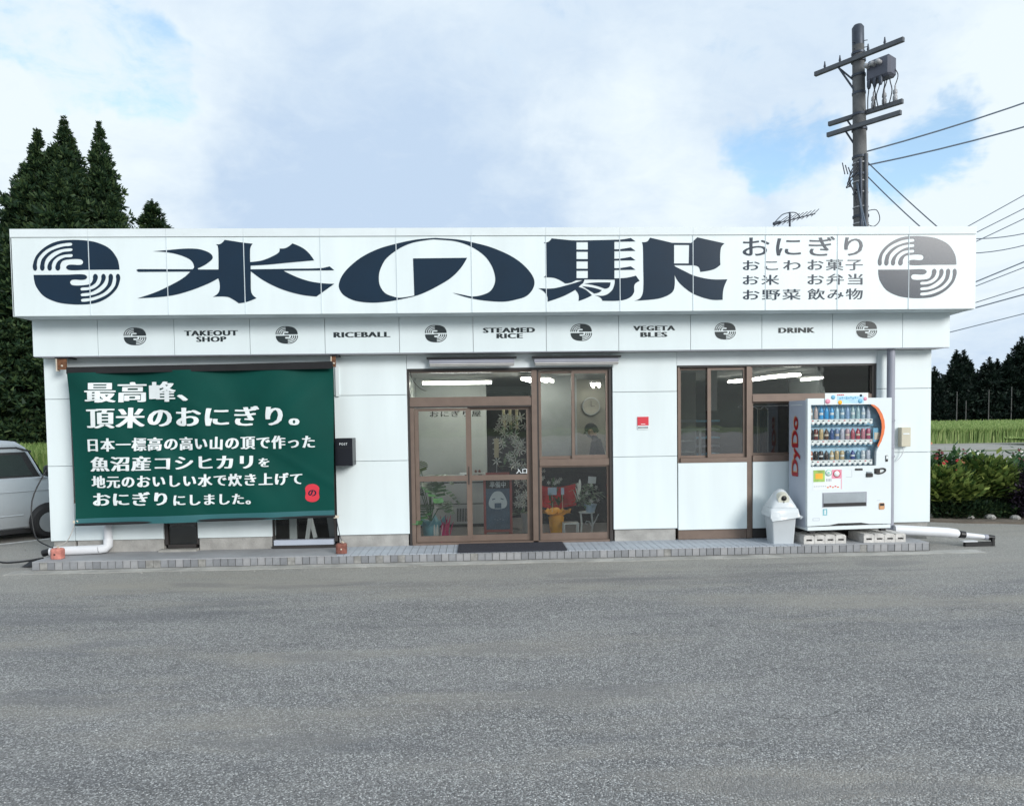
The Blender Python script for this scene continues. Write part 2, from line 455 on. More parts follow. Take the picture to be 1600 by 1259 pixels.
def spline(pts, sub=6):
    """closed outline through control points, sharp where flagged"""
    n = len(pts); out = []
    for i in range(n):
        p0, p1, p2, p3 = pts[i-1], pts[i], pts[(i+1) % n], pts[(i+2) % n]
        a, b = Vector(p1[:2]), Vector(p2[:2])
        if p1[2] and p2[2]: out.append(tuple(a)); continue
        L_ = (b-a).length
        def tan(q0, q1, q2):
            d = Vector(q2[:2])-Vector(q0[:2])
            return d.normalized()*L_ if d.length > 0 else d
        t1 = tan(p0, p1, p2) if not p1[2] else None
        t2 = tan(p1, p2, p3) if not p2[2] else None
        if t1 is None: t1 = (b-a)*1.5-t2*.5
        if t2 is None: t2 = (b-a)*1.5-t1*.5
        for k in range(sub):
            t = k/sub
            out.append(tuple(a*(2*t**3-3*t*t+1)+t1*(t**3-2*t*t+t)+b*(-2*t**3+3*t*t)+t2*(t**3-t*t)))
    return out
def sheet(mb, contours, y, mat):
    vs = [p for c in contours for p in c]
    tri = tessellate_polygon([[Vector((p[0], p[1], 0)) for p in c] for c in contours])
    mb.add([(p[0], y, p[1]) for p in vs], [tuple(t) for t in tri], mat)
    return mb
def emblem(mb, x0, x1, z0, z1, y, mat, sub=4):
    cx, cz, w, h = (x0+x1)/2, (z0+z1)/2, x1-x0, z1-z0
    c = spline(EMB, sub)
    sheet(mb, [[(cx+a*w, cz+b*h) for a, b in c]], y, mat)
    sheet(mb, [[(cx-a*w, cz-b*h) for a, b in c]], y, mat)
    return mb
_tc = {}
def textverts(s, bold, space, shear=0):
    key = (s, bold, space, shear)
    if key in _tc: return _tc[key]
    cu = bpy.data.curves.new('t', 'FONT'); cu.body = s; cu.size = 1; cu.offset = bold; cu.space_character = space; cu.resolution_u = 3; cu.shear = shear
    ob = bpy.data.objects.new('t', cu); COL.objects.link(ob)
    dg = bpy.context.evaluated_depsgraph_get(); me = ob.evaluated_get(dg).to_mesh()
    v = [(p.co.x, p.co.y) for p in me.vertices]; f = [tuple(p.vertices) for p in me.polygons]
    ob.evaluated_get(dg).to_mesh_clear(); bpy.data.objects.remove(ob); bpy.data.curves.remove(cu)
    _tc[key] = (v, f); return v, f
def text(mb, s, x0, x1, z0, z1, y, mat, bold=.012, space=1.0, thick=.03, fn=None, step=.0006):
    """flat lettering fitted to a box; thick widens the upright strokes as in a heavy Ming face"""
    v, f = textverts(s, 0, space)
    ax, bx_ = min(p[0] for p in v), max(p[0] for p in v); ay, by = min(p[1] for p in v), max(p[1] for p in v)
    sx, sz = (x1-x0)/(bx_-ax+2*thick), (z1-z0)/(by-ay)
    shifts = [(0, 0)] if not thick else [(-thick, 0), (0, bold*.8), (0, -bold*.8), (thick, 0)] if bold else [(-thick, 0), (0, 0), (thick, 0)]
    if thick > .026 and bold: shifts += [(-thick*.5, bold*.5), (thick*.5, -bold*.5)]
    for k, (d, e) in enumerate(shifts):
        pts = []
        for p in v:
            X = x0+(p[0]-ax+thick+d)*sx; Z = z0+(p[1]+e-ay)*sz
            Y = (fn(X, Z) if fn else y)-k*step
            pts.append((X, Y, Z))
        mb.add(pts, f, mat)
    return mb

def chars(name, parent, s, x0, x1, z0, z1, y, mat, bold=.012, space=1.0, thick=.03, fn=None, step=.0006):
    """one flat part per character, evenly set in the box"""
    va, _ = textverts(s[0]+s[0], 0, space); vb, _ = textverts(s[0], 0, space)
    adv = max(p[0] for p in va)-max(p[0] for p in vb)
    full = [textverts(c, 0, space) for c in s]
    ax = min(p[0] for p in full[0][0]); bx_ = max(p[0] for p in full[-1][0])+adv*(len(s)-1)
    if s[-1] in '、。': bx_ = adv*(len(s)-1)+max(p[0] for p in full[-1][0])
    ay = min(p[1] for v, f in full for p in v); by = max(p[1] for v, f in full for p in v)
    sx, sz = (x1-x0)/(bx_-ax+2*thick), (z1-z0)/(by-ay)
    shifts = [(-thick, 0), (0, bold*.8), (0, -bold*.8), (thick, 0)] if bold else [(-thick, 0), (0, 0), (thick, 0)]
    if thick > .026 and bold: shifts += [(-thick*.5, bold*.5), (thick*.5, -bold*.5)]
    for i, (v, f) in enumerate(full):
        mb = MB()
        for k, (d, e) in enumerate(shifts):
            pts = []
            for p in v:
                X = x0+(i*adv+p[0]-ax+thick+d)*sx; Z = z0+(p[1]+e-ay)*sz
                pts.append((X, (fn(X, Z) if fn else y)-k*step, Z))
            mb.add(pts, f, mat)
        mb.build(name, parent)
# sign artwork outlines: (x, z, sharp corner) in metres on the parapet face
KOME= [(-4.074, 4.022, 1), (-3.915, 4.035, 0), (-3.629, 4.055, 0), (-3.447, 4.033, 0), (-3.334, 3.954, 0), (-3.396, 3.874, 0), (-3.526, 3.806, 1), (-3.518, 3.793, 1), (-3.267, 3.791, 1), (-3.263, 3.921, 0), (-3.266, 4.081, 0), (-3.29, 4.106, 1), (-3.23, 4.113, 0), (-3.18, 4.161, 1), (-3.069, 4.145, 0), (-2.966, 4.128, 0), (-2.831, 4.112, 1), (-2.86, 4.064, 0), (-2.868, 3.976, 0), (-2.868, 3.883, 1), (-2.717, 3.903, 0), (-2.579, 3.958, 0), (-2.505, 4.006, 0), (-2.496, 4.05, 1), (-2.416, 4.058, 0), (-2.334, 4.114, 1), (-2.207, 4.057, 0), (-2.128, 3.988, 0), (-2.066, 3.899, 1), (-2.356, 3.875, 0), (-2.63, 3.85, 0), (-2.864, 3.837, 1), (-2.866, 3.791, 1), (-2.358, 3.796, 0), (-1.98, 3.802, 0), (-1.874, 3.824, 1), (-1.815, 3.773, 1), (-1.981, 3.772, 0), (-2.456, 3.771, 1), (-2.281, 3.687, 0), (-2.121, 3.635, 0), (-1.96, 3.61, 0), (-1.819, 3.603, 1), (-2.049, 3.443, 1), (-2.246, 3.468, 0), (-2.486, 3.539, 0), (-2.7, 3.645, 0), (-2.865, 3.767, 1), (-2.869, 3.63, 0), (-2.868, 3.517, 0), (-2.849, 3.469, 0), (-2.802, 3.428, 1), (-2.932, 3.38, 0), (-3.028, 3.365, 1), (-3.091, 3.41, 0), (-3.17, 3.447, 0), (-3.346, 3.448, 1), (-3.28, 3.496, 0), (-3.259, 3.552, 0), (-3.26, 3.632, 0), (-3.275, 3.68, 1), (-3.404, 3.613, 0), (-3.646, 3.522, 0), (-3.886, 3.464, 0), (-4.284, 3.437, 1), (-4.043, 3.517, 0), (-3.842, 3.612, 0), (-3.704, 3.691, 0), (-3.618, 3.767, 1), (-4.264, 3.766, 1), (-4.287, 3.79, 1), (-4.259, 3.801, 1), (-3.59, 3.796, 1), (-3.569, 3.827, 0), (-3.598, 3.899, 0), (-3.672, 3.947, 0), (-3.79, 3.988, 0), (-3.916, 4.011, 0)]
NO= [(-1.763, 3.591, 0), (-1.724, 3.696, 0), (-1.632, 3.808, 0), (-1.467, 3.937, 0), (-1.262, 4.037, 0), (-1.042, 4.101, 0), (-0.772, 4.156, 0), (-0.527, 4.176, 0), (-0.486, 4.173, 0), (-0.241, 4.155, 0), (-0.062, 4.121, 0), (0.208, 4.047, 0), (0.494, 3.911, 0), (0.682, 3.739, 0), (0.739, 3.591, 0), (0.653, 3.445, 0), (0.487, 3.384, 0), (0.321, 3.361, 0), (0.074, 3.379, 0), (-0.074, 3.405, 0), (-0.188, 3.434, 0), (-0.319, 3.48, 1), (-0.188, 3.454, 0), (-0.065, 3.431, 0), (0.075, 3.453, 0), (0.175, 3.505, 0), (0.23, 3.611, 0), (0.227, 3.709, 0), (0.188, 3.823, 0), (0.1, 3.946, 0), (-0.063, 4.06, 0), (-0.258, 4.13, 0), (-0.487, 4.154, 0), (-0.568, 4.156, 0), (-0.773, 4.126, 0), (-0.896, 4.088, 0), (-1.019, 4.024, 0), (-1.16, 3.911, 0), (-1.236, 3.774, 0), (-1.254, 3.669, 0), (-1.24, 3.571, 0), (-1.177, 3.481, 0), (-1.072, 3.436, 0), (-0.991, 3.421, 0), (-0.807, 3.448, 1), (-0.814, 3.918, 1), (-0.123, 3.923, 1), (-0.207, 3.793, 0), (-0.332, 3.671, 0), (-0.497, 3.571, 0), (-0.663, 3.489, 0), (-0.798, 3.441, 0), (-0.991, 3.399, 0), (-1.155, 3.372, 0), (-1.358, 3.361, 0), (-1.561, 3.387, 0), (-1.697, 3.453, 0), (-1.752, 3.526, 0)]
UMA= [(0.864, 4.114, 1), (0.927, 4.123, 0), (0.968, 4.166, 1), (1.117, 4.15, 0), (1.266, 4.138, 0), (1.532, 4.14, 0), (1.782, 4.145, 0), (1.866, 4.147, 0), (1.995, 4.167, 1), (2.058, 4.122, 1), (1.865, 4.12, 0), (1.782, 4.119, 1), (1.781, 4.023, 1), (1.856, 4.025, 0), (1.994, 4.046, 1), (2.057, 4.001, 1), (1.865, 3.999, 0), (1.781, 3.998, 1), (1.78, 3.902, 1), (1.855, 3.904, 0), (1.993, 3.926, 1), (2.056, 3.88, 1), (1.864, 3.879, 0), (1.78, 3.878, 1), (1.779, 3.781, 1), (1.854, 3.783, 0), (1.993, 3.804, 1), (2.055, 3.759, 1), (1.863, 3.757, 0), (1.779, 3.756, 1), (1.778, 3.651, 1), (1.929, 3.657, 0), (2.059, 3.684, 1), (2.108, 3.616, 1), (2.041, 3.567, 0), (2.032, 3.468, 0), (1.977, 3.402, 0), (1.859, 3.366, 0), (1.621, 3.364, 1), (1.592, 3.405, 0), (1.517, 3.436, 1), (1.651, 3.434, 0), (1.743, 3.495, 0), (1.777, 3.569, 0), (1.784, 3.633, 1), (1.39, 3.638, 1), (1.371, 3.592, 1), (1.34, 3.571, 1), (1.31, 3.543, 1), (1.393, 3.513, 0), (1.484, 3.435, 1), (1.409, 3.398, 0), (1.308, 3.362, 1), (1.309, 3.44, 0), (1.268, 3.506, 1), (1.109, 3.425, 0), (0.905, 3.357, 1), (0.902, 3.426, 0), (0.853, 3.492, 0), (0.787, 3.53, 1), (0.986, 3.528, 0), (1.177, 3.572, 0), (1.277, 3.6, 0), (1.365, 3.629, 1), (1.278, 3.629, 1), (1.211, 3.598, 0), (1.136, 3.589, 1), (1.07, 3.63, 0), (0.987, 3.662, 0), (0.859, 3.668, 1), (0.888, 3.705, 0), (0.891, 3.901, 0), (0.889, 4.089, 0)]
UMAH= [[(1.289, 4.116, 1), (1.437, 4.116, 1), (1.436, 4.02, 1), (1.288, 4.021, 1)], [(1.288, 3.994, 1), (1.435, 3.993, 1), (1.434, 3.899, 1), (1.287, 3.9, 1)], [(1.287, 3.871, 1), (1.434, 3.87, 1), (1.433, 3.776, 1), (1.286, 3.777, 1)], [(1.286, 3.75, 1), (1.433, 3.75, 1), (1.432, 3.655, 1), (1.285, 3.656, 1)]]
UMA3= [(1.356, 3.553, 1), (1.485, 3.536, 0), (1.614, 3.5, 1), (1.576, 3.471, 0), (1.513, 3.457, 1), (1.443, 3.501, 0)]
UMA4= [(1.385, 3.586, 1), (1.527, 3.599, 0), (1.728, 3.598, 1), (1.706, 3.536, 0), (1.652, 3.518, 1), (1.527, 3.56, 0)]
SHA= [(2.141, 4.113, 1), (2.208, 4.121, 0), (2.246, 4.17, 1), (2.409, 4.133, 0), (2.535, 4.103, 1), (2.787, 4.1, 1), (2.867, 4.172, 1), (3.04, 4.134, 0), (3.226, 4.093, 1), (3.177, 4.031, 0), (3.17, 3.816, 1), (3.081, 3.759, 0), (2.904, 3.727, 1), (2.883, 3.789, 0), (2.82, 3.812, 1), (2.566, 3.815, 1), (2.571, 3.801, 1), (2.702, 3.736, 0), (2.828, 3.678, 0), (3.039, 3.633, 0), (3.263, 3.63, 1), (3.212, 3.51, 0), (3.199, 3.365, 1), (3.038, 3.37, 0), (2.827, 3.438, 0), (2.701, 3.521, 0), (2.608, 3.613, 0), (2.567, 3.696, 1), (2.562, 3.522, 0), (2.523, 3.456, 0), (2.405, 3.399, 0), (2.279, 3.376, 0), (2.035, 3.361, 1), (2.12, 3.401, 0), (2.154, 3.5, 0), (2.156, 3.813, 0), (2.153, 4.06, 0)]
SHAH= [[(2.562, 4.075, 1), (2.76, 4.074, 1), (2.754, 3.837, 1), (2.561, 3.838, 1)]]
EMB= [(0.496, 0.037, 1), (0.491, 0.125, 0), (0.469, 0.224, 0), (0.388, 0.366, 0), (0.256, 0.454, 0), (0.131, 0.488, 0), (-0.038, 0.5, 0), (-0.207, 0.478, 0), (-0.347, 0.395, 0), (-0.454, 0.263, 0), (-0.498, 0.125, 0), (-0.498, 0.055, 0), (-0.476, 0.027, 0), (-0.454, 0.055, 0), (-0.454, 0.125, 0), (-0.432, 0.224, 0), (-0.347, 0.341, 0), (-0.222, 0.42, 0), (-0.149, 0.444, 0), (-0.053, 0.456, 0), (-0.038, 0.434, 0), (-0.053, 0.412, 0), (-0.149, 0.397, 0), (-0.296, 0.326, 0), (-0.388, 0.214, 0), (-0.413, 0.125, 0), (-0.417, 0.055, 0), (-0.393, 0.027, 0), (-0.369, 0.055, 0), (-0.365, 0.125, 0), (-0.34, 0.214, 0), (-0.266, 0.302, 0), (-0.178, 0.351, 0), (-0.053, 0.371, 0), (-0.037, 0.351, 0), (-0.053, 0.328, 0), (-0.149, 0.312, 0), (-0.237, 0.253, 0), (-0.303, 0.175, 0), (-0.331, 0.106, 0), (-0.332, 0.055, 0), (-0.309, 0.027, 0), (-0.285, 0.055, 0), (-0.281, 0.116, 0), (-0.251, 0.194, 0), (-0.178, 0.258, 0), (-0.053, 0.282, 0), (-0.037, 0.261, 0), (-0.053, 0.237, 0), (-0.134, 0.228, 0), (-0.207, 0.175, 0), (-0.238, 0.106, 0), (-0.241, 0.055, 0), (-0.215, 0.027, 0), (-0.189, 0.055, 0), (-0.184, 0.116, 0), (-0.156, 0.175, 0), (-0.097, 0.197, 0), (0.05, 0.199, 0), (0.079, 0.155, 0), (0.05, 0.116, 0), (-0.082, 0.116, 0), (-0.119, 0.076, 0), (-0.082, 0.035, 0), (0.116, 0.037, 0)]
# ================================================================== SETTING
struct(bx('ground', None, -900, 900, -1000, 1000, -1.0, -.03, 'grassland'))
def sheet_obj(name, pts, z, mat, zb=-.05):
    mb = MB(); n = len(pts)
    tri = tessellate_polygon([[Vector((p[0], p[1], 0)) for p in pts]])
    vs = [(p[0], p[1], z) for p in pts]+[(p[0], p[1], zb) for p in pts]
    mb.add(vs, [tuple(t) for t in tri]+[(i, (i+1) % n, (i+1) % n+n, i+n) for i in range(n)], mat)
    return struct(mb.build(name))
sheet_obj('parking_lot', [(-40, -60), (40, -60), (40, 11.2), (13, 11.35), (9.5, 11.5), (8.2, 12.0), (7.3, 12.6), (7.2, 20), (-9, 20), (-40, 20)], 0, 'asphalt')
sheet_obj('flower_bed_soil', [(7.45, 12.3), (8.1, 11.95), (9.6, 11.6), (14, 11.5), (22, 12.5), (22, 19), (7.3, 19)], .03, 'soil')
sheet_obj('farm_road', [(5, 36.5), (90, 33), (90, 43), (5, 44)], .0, 'path')
sheet_obj('dirt_yard', [(7.3, 19), (22, 19), (40, 25), (60, 31), (5, 36)], -.01, 'path')
# gutter of pale concrete along the step
mb = MB()
xs = [-5.95+.6*i for i in range(22)]
top = []
for i, x in enumerate(xs): top.append((x, 9.40+.035*noise.noise(Vector((x*.8, 0, 0)))+.012*math.sin(i*2.3)))
pts = top+[(6.65, 9.63), (-5.95, 9.63)]
sheet_obj('gutter_strip', pts, .005, 'gutter', -.02)
# painted bay line left of the shop
mb = MB(); a, b = Vector((-9.2, 10.15)), Vector((-6.95, 12.45)); d = (b-a).normalized(); nn = Vector((-d.y, d.x))*.055
mb.add([(p.x, p.y, .004) for p in (a-nn, b-nn, b+nn, a+nn)], [(0, 1, 2, 3)], 'paint_line'); struct(mb.build('bay_line'))
# hills seen only in the window panes
mb = MB()
def hillf(u, v):
    x = -1500+3000*u; y = -110-900*v; prof = math.sin(PI*min(1, v*.62))
    h = 46+26*noise.noise(Vector((u*6, 2.2, 0)))+14*noise.noise(Vector((u*17, 5.1, 0)))
    return (x, y, -1+h*prof*1.05+3*v*noise.noise(Vector((u*60, v*9, 1))))
mb.grid(hillf, 220, 14, 'hill'); struct(mb.build('hills'))

# ---- step: concrete core with loose laid tiles
platform = bx('step_platform', None, -5.72, 6.02, 9.606, 10.40, -.04, .112, 'mortar'); struct(platform)
rt_me = {}
for k, mt in enumerate(('tile', 'tile_b', 'tile_c')):
    rt_me[k] = MB().box(0, .0865, -.004, .012, .014, .1075, mt).mesh('riser_tile')
rng = random.Random(3)
i = 0; x = -5.715
while x < 5.93:
    if rng.random() > .07:
        o = link('riser_tile', rt_me[rng.choice([0, 0, 1, 2])], platform, (x, 9.602-rng.random()*.003, rng.uniform(-.002, .002)))
        o.rotation_euler = (0, rng.uniform(-.012, .012), rng.uniform(-.01, .01))
    else:
        MB().box(x, x+.088, 9.603, 9.61, .012, .105, 'mortar_pale').build('mortar_patch', platform)
    x += .0945
tt = {}
for k, mt in enumerate(('tile_top', 'tile_top', 'concrete_smooth')):
    tt[k] = MB().box(0, .0885, 0, .338, .108, .1195, mt).mesh('tread_tile')
x = -1.88
while x < 4.26:
    for r_ in range(2):
        if -0.30 < x < 1.05 and False: continue
        o = link('tread_tile', tt[rng.choice([0, 0, 1])], platform, (x, 9.6+.344*r_, rng.uniform(-.001, .001)))
    x += .0945
for n_, (x0, x1) in enumerate(((-5.715, -4.2), (-4.197, -2.9), (-2.897, -1.885), (4.265, 5.2), (5.203, 6.0))):
    MB().box(x0, x1, 9.598, 10.30, .108, .1205, 'concrete_smooth').build('tread_slab', platform)

# ================================================================== SHOP
shop = thing('shop_building', 'single storey white panelled takeout shop with a deep sign parapet and bronze glazed front', 'shop', (0, 0, 0))
def P(name, x0, x1, y0, y1, z0, z1, mat, parent=shop, bevel=0): return bx(name, parent, x0, x1, y0, y1, z0, z1, mat, bevel)
# parapet and band are each a box clad with panels
par = P('parapet', -5.80, 6.585, 9.63, 16.5, 3.235, 4.27, 'soffit')
seams = [-5.815]+[-4.864+.9592*i for i in range(12)]+[6.60]
for i in range(13):
    P('parapet_panel', seams[i]+.002, seams[i+1]-.002, 9.600, 9.628, 3.225, 4.196, 'white_panel', par)
    P('coping', seams[i]+.001, seams[i+1]-.001, 9.588, 9.66, 4.202, 4.302, 'white_trim', par)
P('side_panel', -5.82, -5.803, 9.60, 16.5, 3.22, 4.30, 'white_panel', par); P('side_panel', 6.588, 6.603, 9.63, 16.5, 3.22, 4.30, 'white_panel', par)
jm = MB().box(-.0045, .0045, 9.5935, 9.6, 3.227, 4.196, 'joint').mesh('joint_strip')
for s_ in seams[1:-1]: link('joint_strip', jm, par, (s_, 0, 0))
P('soffit_board', -5.78, 6.56, 9.632, 9.95, 3.222, 3.234, 'joint', par)
band = P('lower_band', -5.78, 6.465, 9.975, 16.2, 2.76, 3.234, 'soffit')
bs = [-5.80]+[-4.968+.9805*i for i in range(12)]+[6.485]
for i in range(13): P('band_panel', bs[i]+.0035, bs[i+1]-.0035, 9.950, 9.973, 2.752, 3.221, 'white_band', band)
P('band_edge', -5.79, 6.475, 9.955, 9.974, 2.742, 2.751, 'pipe_grey', band)
P('soffit_board', -5.78, 6.465, 9.976, 10.24, 2.748, 2.759, 'soffit', band)
P('side_panel', -5.80, -5.782, 9.975, 16.2, 2.75, 3.22, 'white_band', band); P('side_panel', 6.467, 6.485, 9.975, 16.2, 2.75, 3.22, 'white_band', band)
# sign lettering
def film(name, contours, parent=par, y=9.5965, mat='film'):
    mb = MB()
    for c in contours: sheet(mb, c, y, mat)
    return mb.build(name, parent)
film('sign_character', [[spline(KOME)]]); film('sign_character', [[spline(NO, 8)]])
film('sign_character', [[spline(UMA)]+[[p[:2] for p in h] for h in UMAH], [spline(UMA3)], [spline(UMA4)]])
film('sign_character', [[spline(SHA)]+[[p[:2] for p in h] for h in SHAH]])
emblem(MB(), -5.552, -4.489, 3.364, 4.168, 9.5965, 'film', 8).build('emblem', par)
emblem(MB(), 5.272, 6.336, 3.367, 4.179, 9.5965, 'film', 8).build('emblem', par)
for s_, b in [('おにぎり', (3.464, 5.068, 3.927, 4.177)), ('おこわ', (3.466, 4.236, 3.746, 3.871)), ('お菓子', (4.327, 5.068, 3.738, 3.883)),
              ('お米', (3.466, 3.952, 3.554, 3.684)), ('お弁当', (4.327, 5.069, 3.55, 3.692)), ('お野菜', (3.466, 4.237, 3.359, 3.497)), ('飲み物', (4.328, 5.07, 3.358, 3.5))]:
    chars('list_character', par, s_, *b, 9.5968, 'film', 0, 1.12, .014)
for s_, b in [('TAKEOUT', (-3.858, -3.159, 3.0, 3.068)), ('SHOP', (-3.704, -3.311, 2.921, 2.988)), ('RICEBALL', (-1.914, -1.164, 2.961, 3.031)),
              ('STEAMED', (0.066, 0.765, 3.005, 3.071)), ('RICE', (0.246, 0.601, 2.93, 2.994)), ('VEGETA', (2.09, 2.665, 3.015, 3.079)),
              ('BLES', (2.189, 2.557, 2.929, 2.994)), ('DRINK', (4.083, 4.589, 2.967, 3.036))]:
    m_ = MB(); text(m_, s_, *b, 9.948, 'film_small', .0, 1.12, .065)
    m_.build('band_lettering', band)
for x0 in (-4.635, -2.67, -.706, 1.242, 3.205, 5.166): emblem(MB(), x0, x0+.29, 2.885, 3.115, 9.9475, 'film_small').build('small_emblem', band)

# main walls
P('side_wall', -5.80, -5.66, 10.24, 16.0, .30, 2.745, 'white_panel'); P('side_wall', 6.245, 6.38, 10.24, 16.0, .30, 2.745, 'white_panel')
P('rear_wall', -5.80, 6.38, 16.0, 16.15, .0, 2.745, 'white_panel')
P('roof', -5.65, 6.24, 10.27, 15.99, 2.62, 2.74, 'ceiling')
def pillar(x0, x1, zb=.285, cols=1, top=2.745, depth=.035, fz=(.11, None), rows=(1.30, 2.20)):
    zs = [zb]+[r_ for r_ in rows if r_ < top]+[top]
    for a, b in zip(zs[:-1], zs[1:]):
        for c in range(cols):
            xa, xb = x0+(x1-x0)*c/cols, x0+(x1-x0)*(c+1)/cols
            P('siding_panel', xa+.001, xb-.001, 10.20, 10.20+depth, a+.004, b-.002, 'white_panel', bevel=.003)
    P('wall_core', x0+.006, x1-.006, 10.2355, 10.42, zb+.002, top, 'white_trim')
    P('foundation', x0+.02, x1-.02, 10.235, 10.42, .06, zb-.002, 'concrete', bevel=.004)
pillar(-5.815, -5.49)
pillar(-1.975, -.985)
pillar(1.85, 2.752)
pillar(5.60, 6.385, .30)
# low wall behind the banner with two openings
for x0, x1 in ((-5.485, -4.32), (-3.86, -2.86)):
    P('siding_panel', x0, x1, 10.20, 10.235, .29, .80, 'white_panel', bevel=.003)
    P('wall_core', x0, x1, 10.236, 10.40, .28, .80, 'white_trim')
    P('foundation', x0+.01, x1-.01, 10.225, 10.40, .06, .286, 'concrete', bevel=.004)
P('window_sill', -5.485, -2.87, 10.19, 10.26, .80, .84, 'bronze')
P('lintel', -5.485, -1.98, 10.20, 10.40, 2.50, 2.745, 'white_trim')
for x in (-5.47, -4.32, -3.89, -2.89, -2.02): P('window_mullion', x, x+.045, 10.235, 10.29, .845 if x not in (-4.32, -3.89, -2.89, -2.02) else .20, 2.49, 'bronze_dark')
w = P('window_frame', -4.27, -3.895, 10.22, 10.30, .16, .205, 'bronze_dark')
P('pane', -4.27, -3.895, 10.27, 10.276, .21, 2.48, 'glass', w)
P('door_step', -4.36, -3.86, 10.12, 10.24, .121, .15, 'gutter')
w = P('window_frame', -2.84, -2.03, 10.20, 10.30, .165, .235, 'machine_side')
P('pane', -2.84, -2.03, 10.262, 10.268, .24, 2.48, 'glass_clear', w)
P('window_frame', -2.86, -2.0, 10.19, 10.30, .125, .16, 'bronze_dark')
w = P('window_frame', -5.42, -4.33, 10.24, 10.3, .845, .88, 'bronze'); P('pane', -5.42, -4.33, 10.262, 10.268, .885, 2.48, 'glass', w)
w = P('window_frame', -3.84, -2.9, 10.24, 10.3, .845, .88, 'bronze'); P('pane', -3.84, -2.9, 10.262, 10.268, .885, 2.48, 'glass', w)

# ---- entrance glazing
P('recess_header', -.98, 1.845, 10.20, 10.34, 2.555, 2.745, 'white_trim')
P('header_flashing', -.98, 1.84, 10.225, 10.34, 2.522, 2.553, 'bronze_dark')
P('jamb', -.983, -.955, 10.225, 10.36, .125, 2.52, 'bronze_dark'); P('jamb', -.953, -.90, 10.235, 10.36, .15, 2.02, 'bronze')
P('jamb', 1.805, 1.848, 10.225, 10.36, .125, 2.52, 'bronze_dark')
P('post', .728, .80, 10.225, 10.36, .125, 2.52, 'bronze'); P('post', .802, .826, 10.245, 10.36, .125, 2.52, 'bronze_dark')
P('transom_beam', -.953, .726, 10.235, 10.35, 2.04, 2.145, 'bronze'); P('transom_track', -.95, .726, 10.238, 10.26, 2.018, 2.038, 'bronze_dark')
P('threshold', -.95, 1.80, 10.225, 10.36, .121, .150, 'bronze')
tw = P('transom_window', -.95, .726, 10.26, 10.30, 2.146, 2.165, 'bronze'); P('pane', -.95, .726, 10.28, 10.286, 2.166, 2.50, 'glass_transom', tw)
P('window_rail', -.95, .726, 10.26, 10.30, 2.502, 2.521, 'bronze', tw)
def leaf(name, x0, x1, y, z0, z1, st, br, mid=None, tr=.05, right=None, glassm='glass'):
    right = right or st
    mb = MB(); Y0, Y1 = y, y+.032
    mb.box(x0, x0+st, Y0, Y1, z0, z1, 'bronze'); mb.box(x1-right, x1, Y0, Y1, z0, z1, 'bronze')
    mb.box(x0+st, x1-right, Y0+.002, Y1-.002, z0, z0+br, 'bronze'); mb.box(x0+st, x1-right, Y0+.002, Y1-.002, z1-tr, z1, 'bronze')
    if mid: mb.box(x0+st, x1-right, Y0+.002, Y1-.002, mid[0], mid[1], 'bronze')
    o = mb.build(name, shop)
    cuts = [z0+br]+(list(mid) if mid else [])+[z1-tr]
    for a, b in zip(cuts[::2], cuts[1::2]): bx('pane', o, x0+st+.001, x1-right-.001, y+.013, y+.018, a+.001, b-.001, glassm)
    return o
d1 = leaf('sliding_door', -.895, -.135, 10.265, .155, 2.012, .055, .085, (1.0, 1.075), .04)
d2 = leaf('sliding_door', -.165, .724, 10.302, .155, 2.03, .05, .085, (1.0, 1.075), .05, .07)
P('door_pull', -.165, -.150, 10.255, 10.264, .95, 1.2, 'bronze_dark', d1)
text(MB(), '入口', .50, .655, 1.088, 1.158, 10.299, 'print_white', .02, 1.0, .03).build('door_lettering', d2)
u1 = leaf('upper_sash', .828, 1.335, 10.29, 1.285, 2.515, .035, .04, None, .04, None, 'glass_transom')
u2_ = leaf('upper_sash', 1.285, 1.803, 10.255, 1.285, 2.515, .04, .05, None, .045, None, 'glass_transom')
P('cross_beam', .828, 1.803, 10.235, 10.35, 1.19, 1.283, 'bronze')
l1 = leaf('lower_window', .828, 1.803, 10.265, .152, 1.188, .03, .095, None, .02)

# ---- right hand glazing
P('recess_header', 2.754, 5.595, 10.20, 10.34, 2.56, 2.745, 'white_trim')
P('header_flashing', 2.77, 5.59, 10.215, 10.33, 2.535, 2.558, 'bronze_dark')
P('post', 3.745, 3.80, 10.215, 10.36, .125, 2.533, 'bronze'); P('post', 3.802, 3.83, 10.235, 10.36, .125, 2.533, 'bronze')
P('jamb', 2.772, 2.80, 10.225, 10.36, .125, 2.533, 'bronze'); P('jamb', 5.545, 5.598, 10.225, 10.36, .125, 2.533, 'bronze_dark')
P('window_sill', 2.802, 3.743, 10.20, 10.36, 1.205, 1.268, 'bronze'); P('window_sill', 3.832, 5.54, 10.215, 10.36, 1.205, 1.29, 'bronze')
P('transom_beam', 3.832, 5.54, 10.225, 10.35, 2.045, 2.135, 'bronze')
P('siding_panel', 2.765, 3.742, 10.20, 10.235, .262, 1.20, 'white_panel', bevel=.003); P('siding_panel', 3.832, 5.54, 10.215, 10.235, .262, 1.20, 'white_panel', bevel=.003)
P('wall_core', 2.775, 5.54, 10.30, 10.42, .25, 1.2, 'white_trim')
P('base_rail', 2.775, 3.742, 10.228, 10.36, .125, .255, 'bronze'); P('base_rail', 3.832, 5.54, 10.228, 10.36, .125, .255, 'bronze_dark')
leaf('sash', 2.802, 3.25, 10.29, 1.27, 2.53, .03, .03, None, .03, None, 'glass_transom')
leaf('sash', 3.20, 3.743, 10.255, 1.27, 2.53, .05, .05, None, .035, .035, 'glass_transom')
